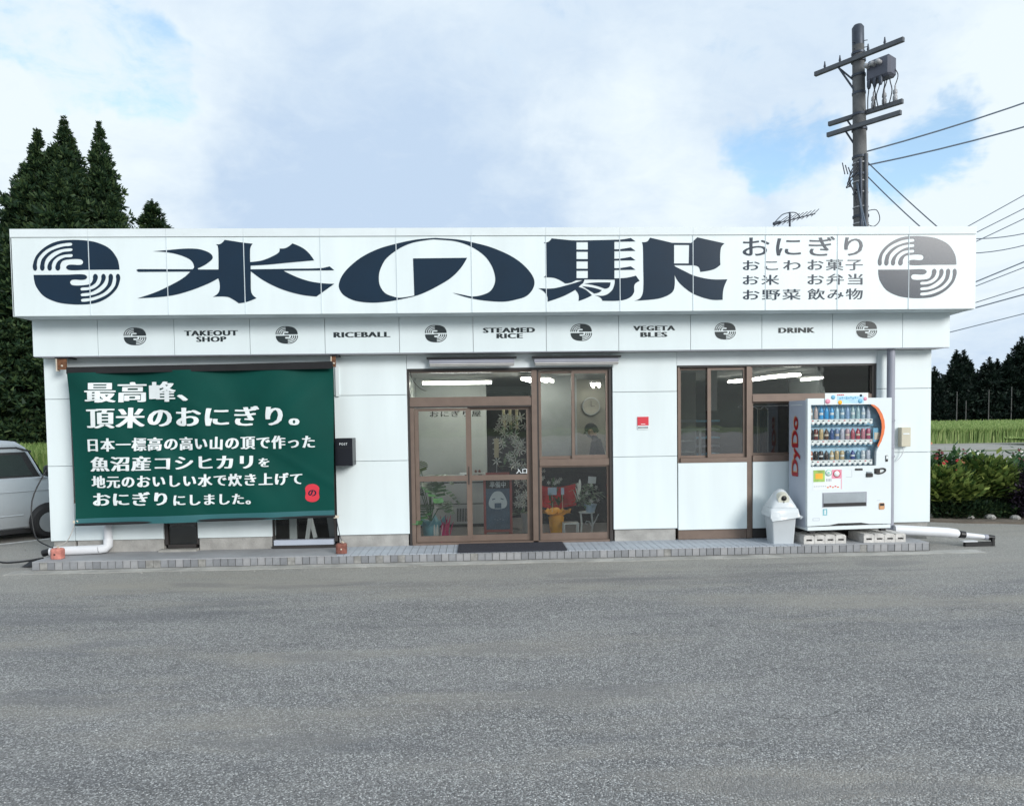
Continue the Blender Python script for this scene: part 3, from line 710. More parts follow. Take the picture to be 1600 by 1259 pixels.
leaf('sash', 3.832, 4.75, 10.29, 1.292, 2.043, .03, .03, None, .02); leaf('sash', 4.70, 5.54, 10.255, 1.292, 2.043, .04, .03, None, .02)
tw = P('transom_window', 3.832, 5.54, 10.26, 10.30, 2.137, 2.152, 'bronze'); P('pane', 3.832, 5.54, 10.28, 10.286, 2.153, 2.53, 'glass_transom', tw)

# ---- interior shell
P('interior_floor', -5.65, 6.24, 10.43, 15.99, .05, .14, 'floor_int')
P('ceiling_board', -5.65, 6.24, 10.43, 15.99, 2.555, 2.60, 'ceiling')
P('partition_wall', -1.16, -1.06, 10.43, 15.9, .142, 2.55, 'wall_int')
P('partition_wall', 2.74, 2.80, 10.43, 15.9, .142, 2.55, 'wall_int')
iw = P('interior_wall', -1.055, .12, 12.5, 12.6, .142, 2.55, 'wall_int')
text(MB(), 'おにぎり屋', -.83, .03, 1.90, 2.0, 12.497, 'black', .006, 1.12, .015).build('wall_lettering', iw)
P('dark_doorway_sheet', .125, .86, 12.75, 12.78, .145, 2.30, 'black_matte')  # black sheet added to stand for the darkness of the opening behind the lilies
P('interior_wall', .865, 1.63, 12.3, 12.36, 1.0, 2.55, 'wall_cool')
P('interior_wall', 1.635, 2.735, 13.4, 13.46, .142, 2.55, 'wall_olive')
P('interior_wall', 2.81, 3.52, 12.0, 12.06, .142, 2.55, 'wall_olive')
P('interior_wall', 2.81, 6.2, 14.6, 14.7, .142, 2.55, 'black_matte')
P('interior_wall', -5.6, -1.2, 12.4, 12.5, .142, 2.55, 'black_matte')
# ================================================================== THINGS ON THE FRONT
# downpipe on the right and the fallen length beside it
dp = thing('downpipe', 'grey plastic downpipe running from the soffit to the ground beside the vending machine', 'downpipe', (5.72, 10.06, .12))
MB().tube([(0, 0, 2.63), (0, 0, 1.3)], .052, 'pipe_grey', 14).build('pipe_section', dp)
MB().tube([(0, 0, 1.299), (.005, 0, .02)], .047, 'pipe_grey', 14).build('pipe_section', dp)
for z in (1.62, 1.47, 1.25, 1.12): MB().tube([(0, 0, z), (0, 0, z+.03)], .058, 'pipe_grey', 14).build('pipe_clip', dp)
MB().tube([(0, 0, .06), (.01, -.03, .02), (.05, -.06, .0)], .05, 'pipe_grey', 12).build('pipe_elbow', dp)
pr = thing('drain_pipe', 'white drain pipe lying on the step end right of the vending machine', 'drain pipe', (5.76, 9.93, .12))
MB().tube([(-.02, .06, .12), (.10, .05, .112), (.72, .01, .07), (.84, 0, .055), (.86, 0, .05)], [.066, .068, .068, .06, .045], 'pipe', 14).build('pipe_section', pr)
MB().tube([(.88, 0, .045), (.95, 0, .035)], .05, 'black', 12).build('pipe_collar', pr)
MB().tube([(.951, 0, .035), (1.22, -.01, .0)], .034, 'pipe', 12).build('pipe_section', pr)
MB().tube([(1.221, -.01, .0), (1.27, -.01, -.005)], .04, 'pipe_grey', 12).build('pipe_collar', pr)
MB().tube([(1.271, -.01, -.005), (1.36, -.015, -.015)], .038, 'black', 12).build('pipe_cap', pr)
mb = MB().box(.92, 1.34, -.07, -.02, -.118, -.06, 'black').box(1.30, 1.335, -.075, -.04, -.118, .0, 'black').box(.90, 1.1, -.06, .03, -.058, -.045, 'pipe'); mb.build('support_bracket', pr)
pl = thing('drain_elbow', 'white downpipe foot that bends left along the step under the banner', 'drain pipe', (-5.02, 10.13, .12))
MB().tube([(0, 0, .75), (0, 0, .16)], .052, 'pipe', 14).build('pipe_section', pl)
MB().tube([(0, 0, .19), (0, -.01, .11), (-.03, -.03, .075), (-.10, -.05, .066)], .06, 'pipe', 14).build('pipe_elbow', pl)
MB().tube([(-.101, -.05, .066), (-.70, -.12, .062)], .06, 'pipe', 14).build('pipe_section', pl)
MB().tube([(-.701, -.12, .062), (-.79, -.13, .04)], .045, 'black', 12).build('pipe_cap', pl)
mt = thing('meter_box', 'beige meter box on the wall right of the grey downpipe', 'meter box', (5.975, 10.15, 1.385))
MB().box(-.068, .068, -.04, .049, 0, .27, 'meter').build('case', mt, .006); MB().box(-.045, .045, -.044, -.0405, .17, .19, 'print_white').build('nameplate', mt)
MB().cable([(-.02, 0, 0), (-.02, 0, -.08), (-.06, .01, -.16), (-.12, .02, -.22)], .006, 'pipe', 6).build('cable', mt)
pb = thing('post_box', 'flat black letter box marked POST on the wall beside the green banner', 'letter box', (-1.81, 10.02, 1.26))
MB().box(-.115, .115, -.10, .178, 0, .365, 'postbox').build('case', pb, .004); MB().box(-.10, .10, -.104, -.1005, .235, .245, 'black').build('slot', pb)
text(MB(), 'POST', -.055, .05, .275, .305, -.1015, 'print_white', .01, 1.25, .02).build('lettering', pb)
rs = thing('security_plate', 'small red square plate on the white wall between entrance and right window', 'wall plate', (2.272, 10.197, 1.68))
MB().box(-.078, .078, -.008, .0, .055, .175, 'red_print').build('plate', rs); MB().box(-.078, .078, -.0085, .0, 0, .054, 'print_white').build('lower_strip', rs)
mb = MB()
for k in range(9): mb.box(-.07+.016*k, -.07+.016*k+.009, -.0095, -.0087, .014, .038, 'film')
mb.build('strip_marks', rs); MB().box(-.03, .03, -.0095, -.0082, .07, .078, 'print_white').build('plate_mark', rs)
# screens above the entrance
for x0, lab in ((-.70, 'white slatted awning box under the soffit above the sliding doors'), (.73, 'white slatted awning box under the soffit above the right entrance windows')):
    a = thing('awning_box', lab, 'awning box', (x0, 10.10, 2.57), 0, 'awning boxes under the soffit')
    MB().box(0, 1.22, -.03, .06, .105, .128, 'black').build('mounting_rail', a)
    MB().box(.03, 1.19, .0, .05, .045, .104, 'pipe_grey').build('housing', a, .004)
    MB().box(.035, 1.185, -.02, .035, .004, .042, 'cloth_white').build('tube_cover', a, .008)
    MB().box(.035, 1.185, -.0215, -.0205, .018, .026, 'black').build('slot', a)
# loose cable at the entrance corner
tag(MB().cable([(-.93, 10.19, 2.535), (-.92, 10.185, 2.45), (-.86, 10.185, 2.34), (-.78, 10.19, 2.27), (-.72, 10.2, 2.25)], .004, 'black', 5).build('loose_cable'), 'thin dark cable dangling from the top left corner of the entrance', 'cable')

# ---- banner
def ban(X, Z):
    u = (X+5.33)/3.41; v = (2.6-Z)/2.05
    y = 9.9-(2.6-Z)*.075
    g_ = 2.3
    for (cx, cz, s_, w_, am) in ((-5.0, 2.2, -1.3, 7, .006), (-4.65, 2.0, -1.1, 9, .006), (-4.2, 1.5, -.9, 8, .005), (-3.9, 2.2, -.6, 8, .005), (-2.6, 2.3, 1.1, 9, .004), (-2.3, 2.2, .9, 9, .004), (-3.2, 1.9, -1.6, 10, .003)):
        q_ = ((X-cx)*1.0-(Z-cz)/s_)*w_; y -= am*math.exp(-q_*q_)*math.sin(PI*min(1, max(0, v)))**.5*2
    a = .0125*math.sin((X*1.6+Z*1.1)*3.1+1.5*math.sin(Z*1.3))*math.exp(-2.2*v)*1.5
    a += .010*math.sin((X+5.4)*4.5-(2.6-Z)*2.0)*math.exp(-1.5*(X+5.33))*1.6
    a += .006*noise.noise(Vector((X*1.3+Z*.9, Z*.8-X*.2, 2)))*2
    d2 = (X+3.3)+(Z-1.3)*.9
    a += .012*math.exp(-(d2*5)**2)*math.sin(PI*min(1, max(0, v)))*.9
    d3 = (X+4.4)+(Z-1.9)*.55
    a += .012*math.exp(-(d3*7)**2)*math.sin(PI*min(1, max(0, v)))
    d4 = (X+2.6)-(Z-2.2)*.8
    a -= .010*math.exp(-(d4*6)**2)*max(0, 1-v*1.3)
    return y-a*g_
bn = thing('shop_banner', 'large dark green fabric banner with white Japanese lettering hung in front of the left windows', 'banner', (0, 0, 0))
pm('banner', (.001, .056, .044), .62, .10, 1.5, .2, 260, spec=.16); pm('banner_hem', (.02, .115, .125), .6, .06, 3, .2, 200)
def bf(u, v, top, bot, off=0):
    Z0 = top; Z = top[0]*(1-v)+bot[0]*v+(u*(top[1]-top[0])*(1-v)+u*(bot[1]-bot[0])*v)
    xl = -5.333+.096*v_of(Z); xr = -1.923+.006*v_of(Z)
    X = xl+(xr-xl)*u
    return (X, ban(X, Z)+off, Z)
def v_of(Z): return (2.55-Z)/2.0
MB().grid(lambda u, v: bf(u, v, (2.525, 2.585), (.628, .678)), 150, 90, 'banner').build('fabric', bn)
MB().grid(lambda u, v: bf(u, v, (.640, .690), (.548, .597), -.006), 120, 4, 'banner_hem').build('hem', bn)
mb = MB().tube([(-5.24, 9.752, .565), (-1.91, 9.752, .612)], .018, 'black', 8); mb.build('bottom_rod', bn)
mb = MB().tube([(-5.345, 9.915, 2.56), (-1.93, 9.915, 2.61)], .035, 'black', 8); mb.build('top_roller', bn)
MB().grid(lambda u, v: (-5.338+3.42*u, 9.862-.006*v, 2.603+.03*u-.088*v), 30, 2, 'black_matte').build('top_flap', bn)
for s_, b, bo, sp, th in [('最高峰、', (-5.093, -3.784, 2.140, 2.402), .008, 1.1, .052), ('頂米のおにぎり。', (-5.081, -2.354, 1.805, 2.068), .008, 1.12, .052),
        ('日本一標高の高い山の頂で作った', (-5.08, -2.158, 1.505, 1.676), .008, 1.15, .052), ('魚沼産コシヒカリ', (-5.055, -2.964, 1.248, 1.436), .008, 1.12, .052), ('を', (-2.898, -2.757, 1.272, 1.385), .008, 1, .052),
        ('地元のおいしい水で炊き上げて', (-5.044, -2.332, 1.030, 1.190), .008, 1.15, .052), ('おにぎり', (-5.03, -4.059, 0.80, 0.972), .008, 1.1, .052), ('にしました。', (-3.981, -2.992, 0.790, 0.928), .008, 1.12, .052)]:
    chars('banner_character', bn, s_, *b, 0, 'print_white', bo, sp, th, fn=lambda X, Z: ban(X, Z)-.012)
mb = MB(); cx, cz = -2.206, .919
pts = [(cx+.098*max(-1, min(1, 1.02*math.cos(t)*(1-.14*math.exp(-(math.sin(t)*5)**2)))), cz+.118*math.copysign(abs(math.sin(t))**.6, math.sin(t))) for t in [2*PI*k/40 for k in range(40)]]
sheet(mb, [pts], 0, 'red_print'); mb.v = [(x, ban(x, z)-.006, z) for x, y, z in mb.v]; mb.build('seal_stamp', bn)
mb = MB(); text(mb, 'の', cx-.055, cx+.055, cz-.04, cz+.04, 0, 'film', .01, 1, .04, fn=lambda X, Z: ban(X, Z)-.008); mb.build('seal_mark', bn)
for x, y, z, w_, lab in ((-5.46, 9.99, 2.60, .12, 'rusty steel bracket under the soffit at the left end of the banner'), (-1.925, 9.985, 2.595, .05, 'rust stained white bracket under the soffit at the right end of the banner')):
    br = thing('banner_bracket', lab, 'bracket', (x, y, z), 0, 'brackets that hold the banner')
    MB().box(-w_/2-.02, w_/2+.03, -.02, .20, .125, .14, 'black').build('top_plate', br)
    MB().box(-w_/2, w_/2, 0, .012, -.02, .124, 'rust').build('side_plate', br); MB().box(-w_/2-.014, -w_/2-.002, -.01, .06, -.04, .124, 'cream').build('flange', br)
    MB().lathe([(0, -.012), (.012, -.010), (.014, 0)], 'cream', (0, 0, .03), 8, 'y').build('bolt', br)
rp = thing('white_batten', 'thin white batten on the wall edge right of the banner', 'batten', (-1.915, 10.17, 2.19)); MB().box(-.03, .015, 0, .028, 0, .41, 'white_trim').build('strip', rp)
for (x, y, s, c1, lab, top, mat) in ((-5.505, 9.80, .155, 'brick_red', 'pink weight block with a rope at the left end of the step', (-5.24, 9.76, .60), 'brick_red'),
                            (-1.835, 9.74, .150, 'brick_brown', 'red brown weight block with a rope below the right end of the banner', (-1.90, 9.76, .60), 'brick_brown')):
    wb = thing('weight_block', lab, 'weight', (x, y, .12), R(-6 if x < -3 else 5), 'weight blocks that tie down the banner')
    h = s/2
    mb = MB()
    ring = [(h*.9, -h*.55), (h*.9, h*.55), (h*.5, h*.8), (-h*.5, h*.8), (-h*.95, h*.5), (-h*.95, -h*.5), (-h*.5, -h*.8), (h*.5, -h*.8)]
    vs = [(a*1.0, b, 0) for a, b in ring]+[(a*1.03, b*1.03, s*.78) for a, b in ring]+[(a*.8, b*.8, s*.9) for a, b in ring]
    fs = [tuple(range(7, -1, -1)), tuple(range(16, 24))]+[(i, (i+1) % 8, (i+1) % 8+8, i+8) for i in range(8)]+[(i+8, (i+1) % 8+8, (i+1) % 8+16, i+16) for i in range(8)]
    mb.add(vs, fs, mat); mb.build('block', wb, .006)
    MB().lathe([(.0, -.006), (.011, -.006), (.011, .01)], 'black' if x < -3 else 'cream', (0, -h*.8, s*.42), 8, 'y').build('eyelet', wb)
    MB().tube([(0.01, 0, s*.88), (0.0, -.02, s*1.15), (.03, .0, s*.9)], .008, 'cream', 6).build('loop', wb)
    rp = MB().cable([(x+.01, y-.02, .12+s*1.1), ((x+top[0])/2+.01, (y+top[1])/2, .36), top], .006, 'rope' if x < -3 else 'cable', 6).build('tie_rope')
    tag(rp, ('slack pale rope from the pink weight block up to the banner corner' if x < -3 else 'short dark rope from the brown weight block up to the banner corner'), 'rope', 'ropes tying down the banner')
    tg = MB().box(top[0]-.03, top[0]+.035, top[1]-.012, top[1]+.005, .585, .62, 'cream').build('corner_tag'); tag(tg, 'small cream tag at the %s lower corner of the banner' % ('left' if x < -3 else 'right'), 'tag', 'tags on the banner corners')
tag(MB().cable([(-5.86, 10.24, 1.25), (-5.98, 10.1, .85), (-5.90, 10.0, .40), (-5.70, 9.93, .27), (-5.62, 9.9, .25)], .009, 'black', 6).build('power_cord'), 'black cord hanging down the left corner of the building', 'cord')
tag(MB().cable([(-6.32, 9.85, .62), (-6.42, 9.80, .45), (-6.40, 9.75, .25), (-6.2, 9.72, .11), (-5.95, 9.75, .10), (-5.7, 9.82, .13)], .012, 'black', 6).build('looped_hose'), 'black hose looping over the asphalt beside the left end of the step', 'hose')
db = MB().grid(lambda u, v: (-6.02+.25*u, 9.86+.16*v, .012+.09*math.sin(PI*u)*math.sin(PI*v)*(.7+.5*noise.noise(Vector((u*5, v*5, 0))))), 10, 10, 'black').build('plastic_bag')
tag(db, 'crumpled dark plastic bag on the ground left of the pink weight', 'plastic bag')
tag(bx('door_mat', None, -.315, 1.125, 9.575, 10.20, .1215, .137, 'rubber_mat', .004), 'dark blue grey rubber mat on the step in front of the sliding doors', 'door mat')
for k, (x, rr, tx) in enumerate(((-2.70, .0, .10), (-2.5, -.16, .055), (-2.40, .22, .055), (-2.18, .12, .13))):
    b_ = bx('leaning_board', None, x, x+tx, 10.50+.06*k, 10.53+.06*k, .19, 1.25, 'wall_int'); 
    c_ = Vector((x, 10.5, .2)); b_.data.transform(Matrix.Translation(c_) @ Matrix.Rotation(-rr, 4, 'Y') @ Matrix.Translation(-c_))
    tag(b_, ['wide pale board standing at the left edge of the low window', 'narrow pale board leaning right behind the low window', 'narrow pale board leaning left behind the low window', 'wide pale board leaning at the right of the low window'][k], 'board', 'boards stored behind the low window')

# ================================================================== VENDING MACHINE
vm_ = thing('vending_machine', 'tall white drinks vending machine on concrete blocks in front of the right window', 'vending machine', (4.345, 9.625, .30), R(5))
vm_.scale = (1.03, .70, .985)
X0, Y0_, Z0_ = 4.43, 9.80, .28
def V(name, x0, x1, y0, y1, z0, z1, mat, parent=vm_, bevel=0): return bx(name, parent, x0-X0, x1-X0, y0-Y0_, y1-Y0_, z0-Z0_, z1-Z0_, mat, bevel)
cab = MB()
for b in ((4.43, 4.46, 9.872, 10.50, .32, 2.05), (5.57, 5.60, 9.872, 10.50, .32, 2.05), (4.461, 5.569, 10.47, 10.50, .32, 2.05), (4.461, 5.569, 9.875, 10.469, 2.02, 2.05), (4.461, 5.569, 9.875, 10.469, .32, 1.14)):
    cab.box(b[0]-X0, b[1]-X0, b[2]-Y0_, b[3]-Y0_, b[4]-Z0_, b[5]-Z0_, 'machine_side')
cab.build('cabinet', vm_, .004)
arc = [(5.30, 1.985), (5.36, 1.975), (5.42, 1.93), (5.47, 1.85), (5.50, 1.76), (5.508, 1.67), (5.495, 1.58), (5.46, 1.48), (5.415, 1.395), (5.392, 1.34), (5.388, 1.15)]
hole = [(4.478, 1.985)]+arc+[(4.478, 1.15)]
outer = [(4.432, .345), (4.432, 2.072), (5.602, 2.072), (5.602, .345), (5.30, .35), (5.18, .372), (4.86, .372), (4.74, .352)]
mb = MB()
loc = lambda c: [(x-X0, z-Z0_) for x, z in c]
sheet(mb, [loc(outer), loc(hole)], 0, 'machine_front')
for c in (outer, hole):
    n_ = len(c); mb.add([(x-X0, 0, z-Z0_) for x, z in c]+[(x-X0, .07, z-Z0_) for x, z in c], [(i, (i+1) % n_, (i+1) % n_+n_, i+n_) for i in range(n_)], 'machine_front')
dr = mb.build('door', vm_)
V('base_plinth', 4.435, 5.598, 9.80, 10.45, .285, .335, 'machine_front', bevel=.003); V('kick_recess', 4.5, 5.5, 9.83, 9.87, .336, .38, 'black')
for x in (4.48, 5.48): V('foot', x, x+.07, 9.84, 9.92, .242, .284, 'black'); V('foot', x, x+.07, 10.35, 10.42, .121, .284, 'black')
ins = [(5.315, 1.985)]+arc[1:9]
outp = [(x-(.045 if i not in (0, len(ins)-1) else .02), z) for i, (x, z) in enumerate(ins)]
cr = loc(ins)+loc([(5.40, 1.42), (5.435, 1.5), (5.455, 1.59), (5.463, 1.67), (5.455, 1.75), (5.425, 1.84), (5.375, 1.925), (5.31, 1.975)])
sheet(MB(), [cr], -.003, 'orange').build('orange_arc', vm_)
V('backboard', 4.462, 5.565, 9.99, 9.995, 1.145, 2.015, 'lightblue'); 
V('display_glass', 4.47, 5.52, 9.835, 9.838, 1.146, 1.99, 'glass_clear')
V('lamp_strip', 4.47, 5.5, 9.88, 9.93, 1.99, 2.01, 'white_trim')
rows = [(1.792, .175, 1.715), (1.512, .150, 1.438), (1.238, .125, 1.165)]
pal = [[(.45, .40, .36), (.50, .42, .40), (.08, .38, .72), (.06, .36, .70), (.10, .40, .72), (.42, .62, .72), (.25, .42, .55), (.28, .42, .62), (.40, .56, .58), (.36, .52, .56), (.42, .52, .62), (.50, .56, .66)],
       [(.03, .02, .02), (.14, .03, .03), (.50, .38, .20), (.10, .05, .03), (.05, .10, .26), (.20, .26, .42), (.50, .50, .58), (.46, .30, .34), (.42, .10, .14), (.42, .06, .10), (.52, .22, .28), (.44, .10, .18)],
       [(.42, .14, .08), (.02, .02, .02), (.03, .02, .02), (.05, .04, .04), (.55, .44, .26), (.50, .38, .20), (.52, .42, .24), (.04, .12, .20), (.04, .07, .26), (.16, .30, .38), (.52, .58, .62), (.48, .52, .60)]]
for ri, (zb, h, zs) in enumerate(rows):
    V('price_shelf', 4.482, 5.352, 9.842, 9.99, zb-.052, zb-.004, 'print_white'); 
    mb = MB(); n_ = 12
    for k in range(12):
        cx = 4.518+.0735*k-X0
        mb.lathe([(.0, -.006), (.024, -.006), (.024, .0)], 'print_white', (cx, .043, zb-.055-Z0_), 10, 'y')
    mb.build('button_lugs', vm_)
    for k in range(12):
        cx = 4.518+.0735*k
        V('select_button', cx-.020, cx+.020, 9.839, 9.8415, zs, zs+.017, 'machine_blue' if ri != 1 else 'pipe_grey')
        V('price_tag', cx-.012, cx+.012, 9.839, 9.8415, zb-.030, zb-.018, 'film_small' if (k*7+ri) % 3 else 'red_print')
        nm = 'drink_%d_%d' % (ri, k)
        pm(nm, pal[ri][k], .25, .15, 30)
        r_ = .029 if ri else .027
        prof = [(r_*.9, 0), (r_, .01), (r_, h*.28), (r_, h*.60), (r_*.75, h*.80), (r_*.42, h*.86), (r_*.42, h*.97), (0, h)] if (ri == 0 or k % 5 > 2) else [(r_*.85, 0), (r_, .008), (r_, h*.86), (r_*.8, h*.93), (r_*.7, h*.97), (0, h*.97)]
        b_ = MB().lathe(prof, nm, (cx-X0, .12, zb-Z0_), 12).build('drink_sample', vm_)
        if (k+ri) % 2 == 0: MB().lathe([(r_*1.02, h*.32), (r_*1.02, h*.5)], 'print_white' if ri != 1 else 'cream', (cx-X0, .12, zb-Z0_), 12).build('drink_label', b_)
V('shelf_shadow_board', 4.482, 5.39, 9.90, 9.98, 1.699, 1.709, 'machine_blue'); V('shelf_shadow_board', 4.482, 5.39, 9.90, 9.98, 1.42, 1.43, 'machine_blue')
V('side_card', 5.37, 5.45, 9.86, 9.865, 1.47, 1.66, 'machine_blue'); V('side_card', 5.385, 5.465, 9.855, 9.859, 1.50, 1.60, 'cream')
# posters and fittings
ps = V('poster', 4.508, 4.908, 9.7975, 9.7995, .835, 1.11, 'print_white'); pz = 9.7965
def flat(name, par_, x0, x1, z0, z1, mat, y=pz): return bx(name, par_, x0-X0, x1-X0, y-.001-Y0_, y-Y0_, z0-Z0_, z1-Z0_, mat)
flat('poster_panel', ps, 4.512, 4.67, .945, 1.105, 'leafgreen'); flat('poster_panel', ps, 4.54, 4.64, .985, 1.06, 'yellow', pz-.0015)
flat('poster_panel', ps, 4.765, 4.905, .985, 1.105, 'pink'); flat('poster_panel', ps, 4.895, 4.905, .84, .98, 'pink')
for cx, cz, r_, mt_ in ((4.72, 1.065, .045, 'mint'), (4.835, 1.05, .05, 'red_print')):
    MB().lathe([(0, -.001), (r_, -.001), (r_, 0)], mt_, (cx-X0, pz-.003-Y0_, cz-Z0_), 18, 'y').build('poster_roundel', ps)
    MB().lathe([(0, -.001), (r_*.78, -.001), (r_*.78, 0)], 'print_white', (cx-X0, pz-.0045-Y0_, cz-Z0_), 18, 'y').build('poster_roundel', ps)
flat('poster_panel', ps, 4.705, 4.735, 1.05, 1.08, 'mint', pz-.006)
mb = MB()
for k in range(6): mb.box(4.52+.03*k-X0, 4.54+.03*k-X0, pz-.001-Y0_, pz-Y0_, .88-Z0_, .888-Z0_, 'pipe_grey')
for k in range(5): mb.box(4.70+.035*k-X0, 4.725+.035*k-X0, pz-.001-Y0_, pz-Y0_, .86+.012*(k % 2)-Z0_, .876+.012*(k % 2)-Z0_, 'red_print' if k % 2 else 'orange')
for k in range(4): mb.box(4.69+.02*k-X0, 4.70+.02*k-X0, pz-.001-Y0_, pz-Y0_, .95-Z0_, .985-Z0_, 'pipe_grey')
mb.build('poster_marks', ps)
V('door_line', 4.965, 5.045, 9.7985, 9.7997, 1.0, 1.003, 'pipe_grey'); V('door_line', 5.045, 5.0475, 9.7985, 9.7997, 1.003, 1.10, 'pipe_grey')
V('coin_slot', 5.09, 5.195, 9.79, 9.799, 1.088, 1.115, 'black'); V('bill_slot', 5.245, 5.335, 9.775, 9.799, .995, 1.045, 'black', bevel=.004); V('bill_hood', 5.25, 5.325, 9.782, 9.799, 1.047, 1.07, 'steel', bevel=.004)
V('return_lever', 5.36, 5.44, 9.785, 9.799, 1.035, 1.11, 'black', bevel=.006)
tr_ = []
for k in range(25):
    a = 2*PI*k/24; tr_.append((5.445+.07*math.cos(a)-X0, -.012, 1.072+.032*math.sin(a)+.012*math.cos(a)-Z0_))
MB().tube(tr_, .011, 'black', 6).build('card_reader_ring', vm_); V('card_reader_pad', 5.40, 5.44, 9.788, 9.799, 1.055, 1.075, 'orange_pale')
V('phone_reader', 5.517, 5.55, 9.785, 9.799, 1.20, 1.285, 'black', bevel=.004); V('phone_screen', 5.522, 5.545, 9.783, 9.7849, 1.235, 1.278, 'print_white')
V('port_frame', 4.64, 5.255, 9.792, 9.799, .598, .795, 'pipe_grey'); V('port_flap', 4.65, 5.235, 9.786, 9.7915, .655, .782, 'steel'); V('port_gap', 4.65, 5.245, 9.788, 9.7915, .605, .65, 'black')
V('coin_return', 5.43, 5.505, 9.785, 9.799, .545, .635, 'orange_pale', bevel=.012); V('coin_return_cup', 5.44, 5.495, 9.782, 9.7845, .595, .628, 'black')
V('small_sticker', 4.645, 4.705, 9.7975, 9.799, .488, .575, 'teal'); V('small_sticker', 4.665, 4.687, 9.7965, 9.7974, .50, .56, 'print_white')
V('number_plate', 4.505, 4.60, 9.7975, 9.799, .418, .455, 'machine_side'); V('number_plate', 4.511, 4.594, 9.7965, 9.7974, .424, .449, 'machine_front')
V('price_scratch', 5.40, 5.45, 9.798, 9.7993, .668, .673, 'machine_side')
tp = V('top_card', 4.665, 5.262, 9.785, 9.79, 1.985, 2.142, 'print_white')
ty = 9.7835
flat('card_print', tp, 4.83, 5.20, 2.0, 2.10, 'lightblue', ty)
for cx, cz, r_, mt_ in ((4.70, 2.03, .035, 'pink'), (4.775, 2.085, .03, 'machine_blue'), (4.87, 2.015, .03, 'yellow'), (5.15, 2.03, .032, 'machine_blue'), (5.22, 2.06, .025, 'pink'), (5.16, 2.105, .018, 'film')):
    MB().lathe([(0, -.001), (r_, -.001), (r_, 0)], mt_, (cx-X0, ty-.002-Y0_, cz-Z0_), 12, 'y').build('card_print', tp)
mb = MB()
for k in range(9): mb.box(4.86+.03*k-X0, 4.882+.03*k-X0, ty-.004-Y0_, ty-.003-Y0_, 2.055+.008*(k % 3)-Z0_, 2.08+.01*(k % 2)-Z0_, 'machine_blue')
for k in range(4): mb.box(4.83+.025*k-X0, 4.848+.025*k-X0, ty-.004-Y0_, ty-.003-Y0_, 2.108-Z0_, 2.122-Z0_, 'red_print')
mb.build('card_marks', tp)
# lettering up the side of the machine
v, f = textverts('DyDo', 0, 1.0)
ax, bx_ = min(p[0] for p in v), max(p[0] for p in v); ay, by = min(p[1] for p in v), max(p[1] for p in v)
for k, (mt_, dy, dz, name) in enumerate((('orange_pale', .035, .015, 'side_lettering_shade'), ('dark_red', 0, 0, 'side_lettering'))):
    mb = MB()
    for j in range(5):
        mb.add([(-.002-.004*k-.0005*j, 10.055+(p[1]-ay)/(by-ay)*.30+dy-Y0_, 1.015+(p[0]-ax+.018*(j-2))/(bx_-ax)*.80+dz-Z0_) for p in v], f, mt_)
    mb.build(name, vm_)
bx('side_hinge', vm_, -.006, -.0005, .2, .62, 1.705, 1.715, 'print_white')

# concrete blocks below
for x0, x1, lab in ((4.315, 4.895, 'pale hollow concrete block under the left side of the vending machine'), (5.135, 5.715, 'pale hollow concrete block under the right side of the vending machine')):
    cb_ = thing('concrete_block', lab, 'concrete block', (x0, 9.66, .121), 0, 'concrete blocks under the vending machine')
    w_ = (x1-x0)/4
    for k in range(4):
        mb = MB(); a, b = k*w_+.002, (k+1)*w_-.002; h = .115
        # a lobe with a slot through its face
        mb.box(a, b, 0, .42, 0, .038, 'block'); mb.box(a, b, 0, .42, .062, h-.012, 'block'); mb.box(a, a+.033, .0, .42, .038, .062, 'block'); mb.box(b-.028, b, .0, .42, .038, .062, 'block')
        mb.box(a+.012, b-.012, .004, .42, h-.012, h, 'block'); mb.box(a+.033, b-.028, .035, .40, .038, .062, 'black')
        mb.build('block_cell', cb_)

# ---- litter bin with bag
bn_ = thing('litter_bin', 'grey white plastic litter bin with a domed lid and loose bag beside the vending machine', 'bin', (4.075, 9.86, .12), R(-4))
def bsec(z, w_, d_, r_=.02, n=3):
    o = []
    for sx_, sy_, a0 in ((1, 1, 0), (-1, 1, 90), (-1, -1, 180), (1, -1, 270)):
        for k in range(n+1):
            a = R(a0+90*k/n); o.append((sx_*(w_/2-r_)+r_*math.cos(a), sy_*(d_/2-r_)+r_*math.sin(a), z))
    return o
def loft(mb, secs, mat, cap=True, smooth=False):
    n_ = len(secs[0]); vs = [p for s_ in secs for p in s_]
    fs = [(i*n_+k, i*n_+(k+1) % n_, (i+1)*n_+(k+1) % n_, (i+1)*n_+k) for i in range(len(secs)-1) for k in range(n_)]
    if cap: fs += [tuple(range(n_-1, -1, -1)), tuple((len(secs)-1)*n_+k for k in range(n_))]
    return mb.add(vs, fs, mat, smooth)
mb = MB(); loft(mb, [bsec(0, .275, .275), bsec(.03, .28, .28), bsec(.44, .335, .33), bsec(.46, .345, .34)], 'bin'); mb.build('bin_body', bn_)
mb = MB(); mb.box(-.09, .10, -.1475, -.1455, .08, .40, 'bin', Matrix.Rotation(R(3.6), 3, 'X')); mb.build('front_panel', bn_, .0)
rngb = random.Random(5)
secs = []
for zi, (z, w_, d_) in enumerate(((.50, .30, .29), (.475, .372, .362), (.43, .392, .38), (.385, .40, .392), (.35, .392, .40))):
    s_ = []
    base_ = bsec(z, w_, d_, .03, 6)
    for k, p in enumerate(base_):
        nn_ = noise.noise(Vector((k*.55, zi*.6, 3)))
        s_.append((p[0]*(1+.06*nn_*zi/2), p[1]*(1+.06*nn_*zi/2), z-(.07*abs(noise.noise(Vector((k*.33, 1, 7))))*1.7 if zi >= 3 else 0)+(.0 if zi < 3 else .02)))
    secs.append(s_)
